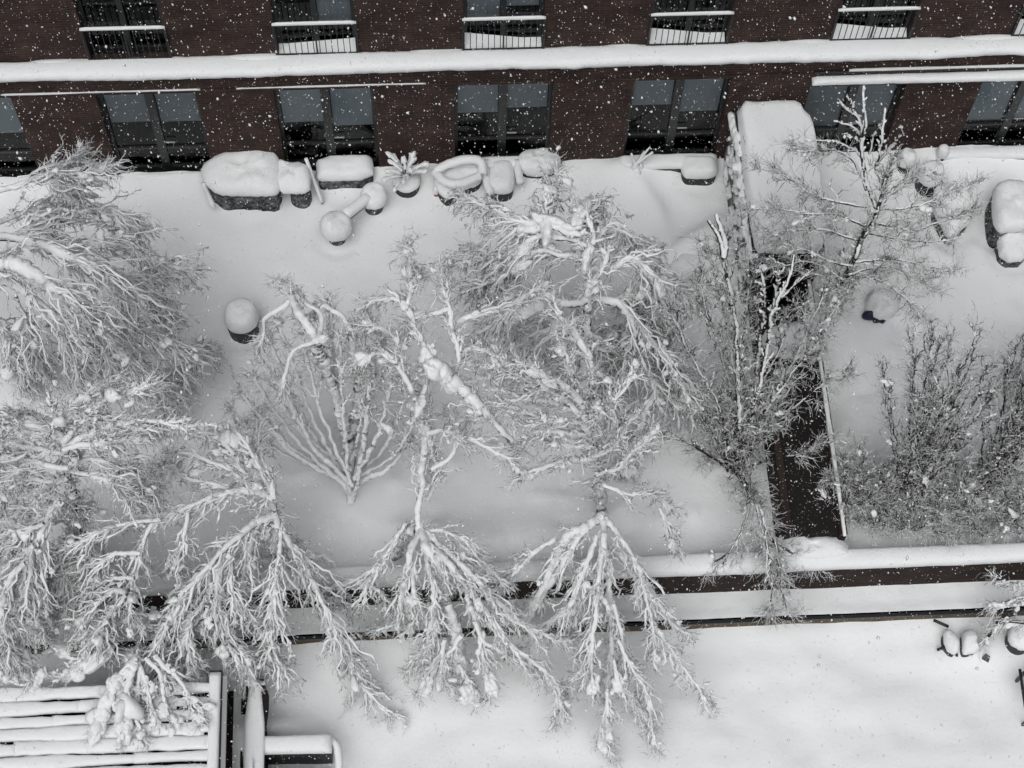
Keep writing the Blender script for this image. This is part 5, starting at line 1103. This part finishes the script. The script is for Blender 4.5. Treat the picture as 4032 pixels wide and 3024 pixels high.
def shrub(name, label, base, spread, hgt, n_, lean=(0, 0), n3=5, d2=12, **kw):
    L_ = []
    for i in range(n_):
        a = i * 2.39996; r = spread * math.sqrt((i + .5) / n_)
        e = np.array([base[0] + math.cos(a) * r + lean[0], base[1] + math.sin(a) * r + lean[1], hgt * (1.05 - .4 * (r / spread) ** 2) * rng.uniform(.85, 1.1)])
        q = []
        for s in (0, .3, .6, 1):
            v = np.array(base) * (1 - s) + e * s
            v[:2] = np.array(base)[:2] + (e[:2] - np.array(base)[:2]) * s ** 1.25 + rng.normal(0, .04, 2)
            q.append((*v, .024 * (1 - .75 * s)))
        L_.append(q)
    k = dict(LIGHT); k.update(dict(d2=d2, l2=.42, n3=n3, l3=.22, n4=3, l4=.13, t0=.25)); k.update(kw)
    return tree(name, label, 'shrub', base, L_, **k)

shrub('bare_shrub', 'bare dark twiggy shrub just right of the dark end of the brick divider', (8.785,13.064,0), 1.1, 4.9, 24, (.1, .7), d2=5.5, n3=4, n4=2, l2=.6, as2=.6, t0=.12, limb_snow=.4, snow2=.15, blobs=40)
shrub('bare_shrub', 'narrow upright dark shrub standing second along from the brick divider', (10.327,13.07,0), .75, 5.2, 20, (.25, .75), d2=5.5, n3=4, n4=2, l2=.6, as2=.55, t0=.12, limb_snow=.35, snow2=.12, blobs=30)
shrub('bare_shrub', 'dark bare shrub cut by the right edge of the picture, below the footstool', (11.886,14.522,0), 1.1, 3.4, 18, (-.05, .3), limb_snow=.3, snow2=.1, blobs=30)
for b0, sp, lab in (((7.801,13.204,0), .40, 'low half-buried twigs hard against the brick divider'), ((8.316,12.848,0), .5, 'low twigs sprawling over the wall foot below the first bare shrub'), ((9.151,12.781,0), .55, 'low snowy twigs at the wall foot between the two bare shrubs'), ((9.866,12.753,0), .5, 'low snowy twigs at the wall foot under the upright shrub'), ((10.776,12.75,0), .6, 'low sprawling twigs in the bottom right corner of the garden')):
    shrub('low_shrub', lab, b0, sp * 1.5, 1.1, 14, (0, .12), limb_snow=.8, snow2=.5, blobs=40, bsize=.06, clumps=[((b0[0] + rng.normal(0, .4), b0[1] + rng.normal(0, .2), .12), (rng.uniform(.12, .28), rng.uniform(.1, .17), .1)) for _ in range(6)])
tree('broken_bough', 'broken leafless bough with snow lumps poking in over the timber edging', 'bough', (11.535,11.189,-0.9), [
    [(11.113,10.935,0.4,0.03),(10.812,11.05,0.467,0.024),(10.51,11.011,0.433,0.018),(10.275,11.021,0.3,0.012)],
    [(11.195,11.223,0.3,0.025),(10.855,11.308,0.367,0.02),(10.58,11.427,0.333,0.015),(10.402,11.614,0.2,0.01)],
    [(11.218,11.35,0.3,0.025),(10.834,11.125,0.433,0.02),(10.65,10.942,0.433,0.015),(10.382,10.938,0.3,0.01)],
    [(11.208,10.82,0,0.04),(10.848,10.763,-0.067,0.033),(10.613,10.839,-0.167,0.027),(10.456,10.796,-0.3,0.02)],
    [(10.663,10.878,-0.1,0.04),(10.487,10.9,-0.233,0.037),(10.391,10.802,-0.4,0.033),(10.299,10.682,-0.6,0.03)],
    ], d2=7, l2=.4, n3=3, n4=2, mat3='T', blobs=50, snow2=.7, floor=-1.1)
tree('snow_bush', 'lumpy bush smothered in snow, sagging on to the pergola slats', 'bush', (-5.815,11.097,-1), [
    [(-5.73,10.525,-1,0.05),(-5.52,10.257,0.6,0.045),(-5.474,10.235,1.4,0.04)],
    [(-5.438,10.168,1.6,0.05),(-5.598,9.999,1.6,0.05),(-5.797,9.749,1.5,0.05),(-5.97,9.448,1.375,0.05),(-6.106,9.132,1.3,0.05)],
    [(-5.434,10.08,1.6,0.04),(-5.568,9.729,1.533,0.037),(-5.651,9.36,1.433,0.033),(-5.684,9,1.3,0.03)],
    [(-5.425,10.141,1.5,0.03),(-5.312,9.866,1.433,0.025),(-5.233,9.603,1.333,0.02),(-5.16,9.351,1.2,0.015)],
    [(-5.393,10.052,1.5,0.03),(-5.428,9.717,1.367,0.025),(-5.485,9.268,1.233,0.02),(-5.385,9.015,1.1,0.015)],
    [(-5.316,10.196,1.5,0.03),(-5.044,9.905,1.367,0.025),(-4.994,9.536,1.233,0.02),(-4.837,9.28,1.1,0.015)],
    [(-5.15,10.247,1.5,0.03),(-4.704,9.803,1.367,0.025),(-4.547,9.547,1.233,0.02),(-4.389,9.29,1.1,0.015)],
    [(-6.296,10.387,1.4,0.03),(-6.487,10.32,1.267,0.025),(-6.802,10.436,1.133,0.02),(-7.046,10.73,1,0.015)],
    [(-6.127,10.38,1.4,0.03),(-6.532,10.145,1.267,0.025),(-6.78,10.081,1.133,0.02),(-7.258,10.084,1,0.015)],
    [(-7.582,10.322,1.4,0.03),(-7.312,10.06,1.267,0.025),(-7.472,9.933,1.133,0.02),(-7.763,10.046,1,0.015)],
    ], d2=9, l2=.4, dr2=.4, n3=5, l3=.22, blobs=300, bsize=.07, floor=1.05,
    clumps=[cl((-5.593,9.912,1.6), .2, .15, .14), cl((-5.85,9.693,1.5), .3, .2, .16), cl((-6.02,9.414,1.4), .3, .19, .15), cl((-5.686,9.4,1.4), .24, .17, .15), cl((-6.076,9.102,1.3), .28, .2, .14), cl((-5.689,9.114,1.3), .26, .2, .15), cl((-6.015,8.829,1.25), .34, .2, .14), cl((-5.578,8.924,1.25), .2, .15, .12), cl((-6.599,10.111,1.2), .3, .22, .16), cl((-6.133,10.147,1.3), .36, .2, .15), cl((-6.822,10.705,1.4), .3, .22, .16), cl((-7.207,9.96,1.2), .3, .18, .12)])

# ---------------------------------------------------------------- snow in the air
n_ = 240000
C_ = rng.uniform((-15, -1, -1), (16, YF - .08, 33), (n_, 3))
C_ = C_[(np.linalg.norm(C_ - np.array(cam.matrix_world.translation), axis=1) > 8.0) & (C_[:, 2] > np.where(C_[:, 1] > 11, .1, -1.1))]
n_ = len(C_)
OCT = (np.array([(1, 0, 0), (-1, 0, 0), (0, 1, 0), (0, -1, 0), (0, 0, 1), (0, 0, -1.0)]), np.array([(0, 2, 4), (2, 1, 4), (1, 3, 4), (3, 0, 4), (2, 0, 5), (1, 2, 5), (3, 1, 5), (0, 3, 5)]))
sz = .0044 * np.exp(np.clip(rng.normal(0, .55, (n_, 1)), -2, .9)) * np.array([[1.5, .9, .9]])
fl = MB().blobs(C_, sz, rng.normal(0, .35, (n_, 3)) + [.25, -.1, -1], 0, OCT).build('falling_snow', M_FLAKE)
tag(fl, kind='stuff')
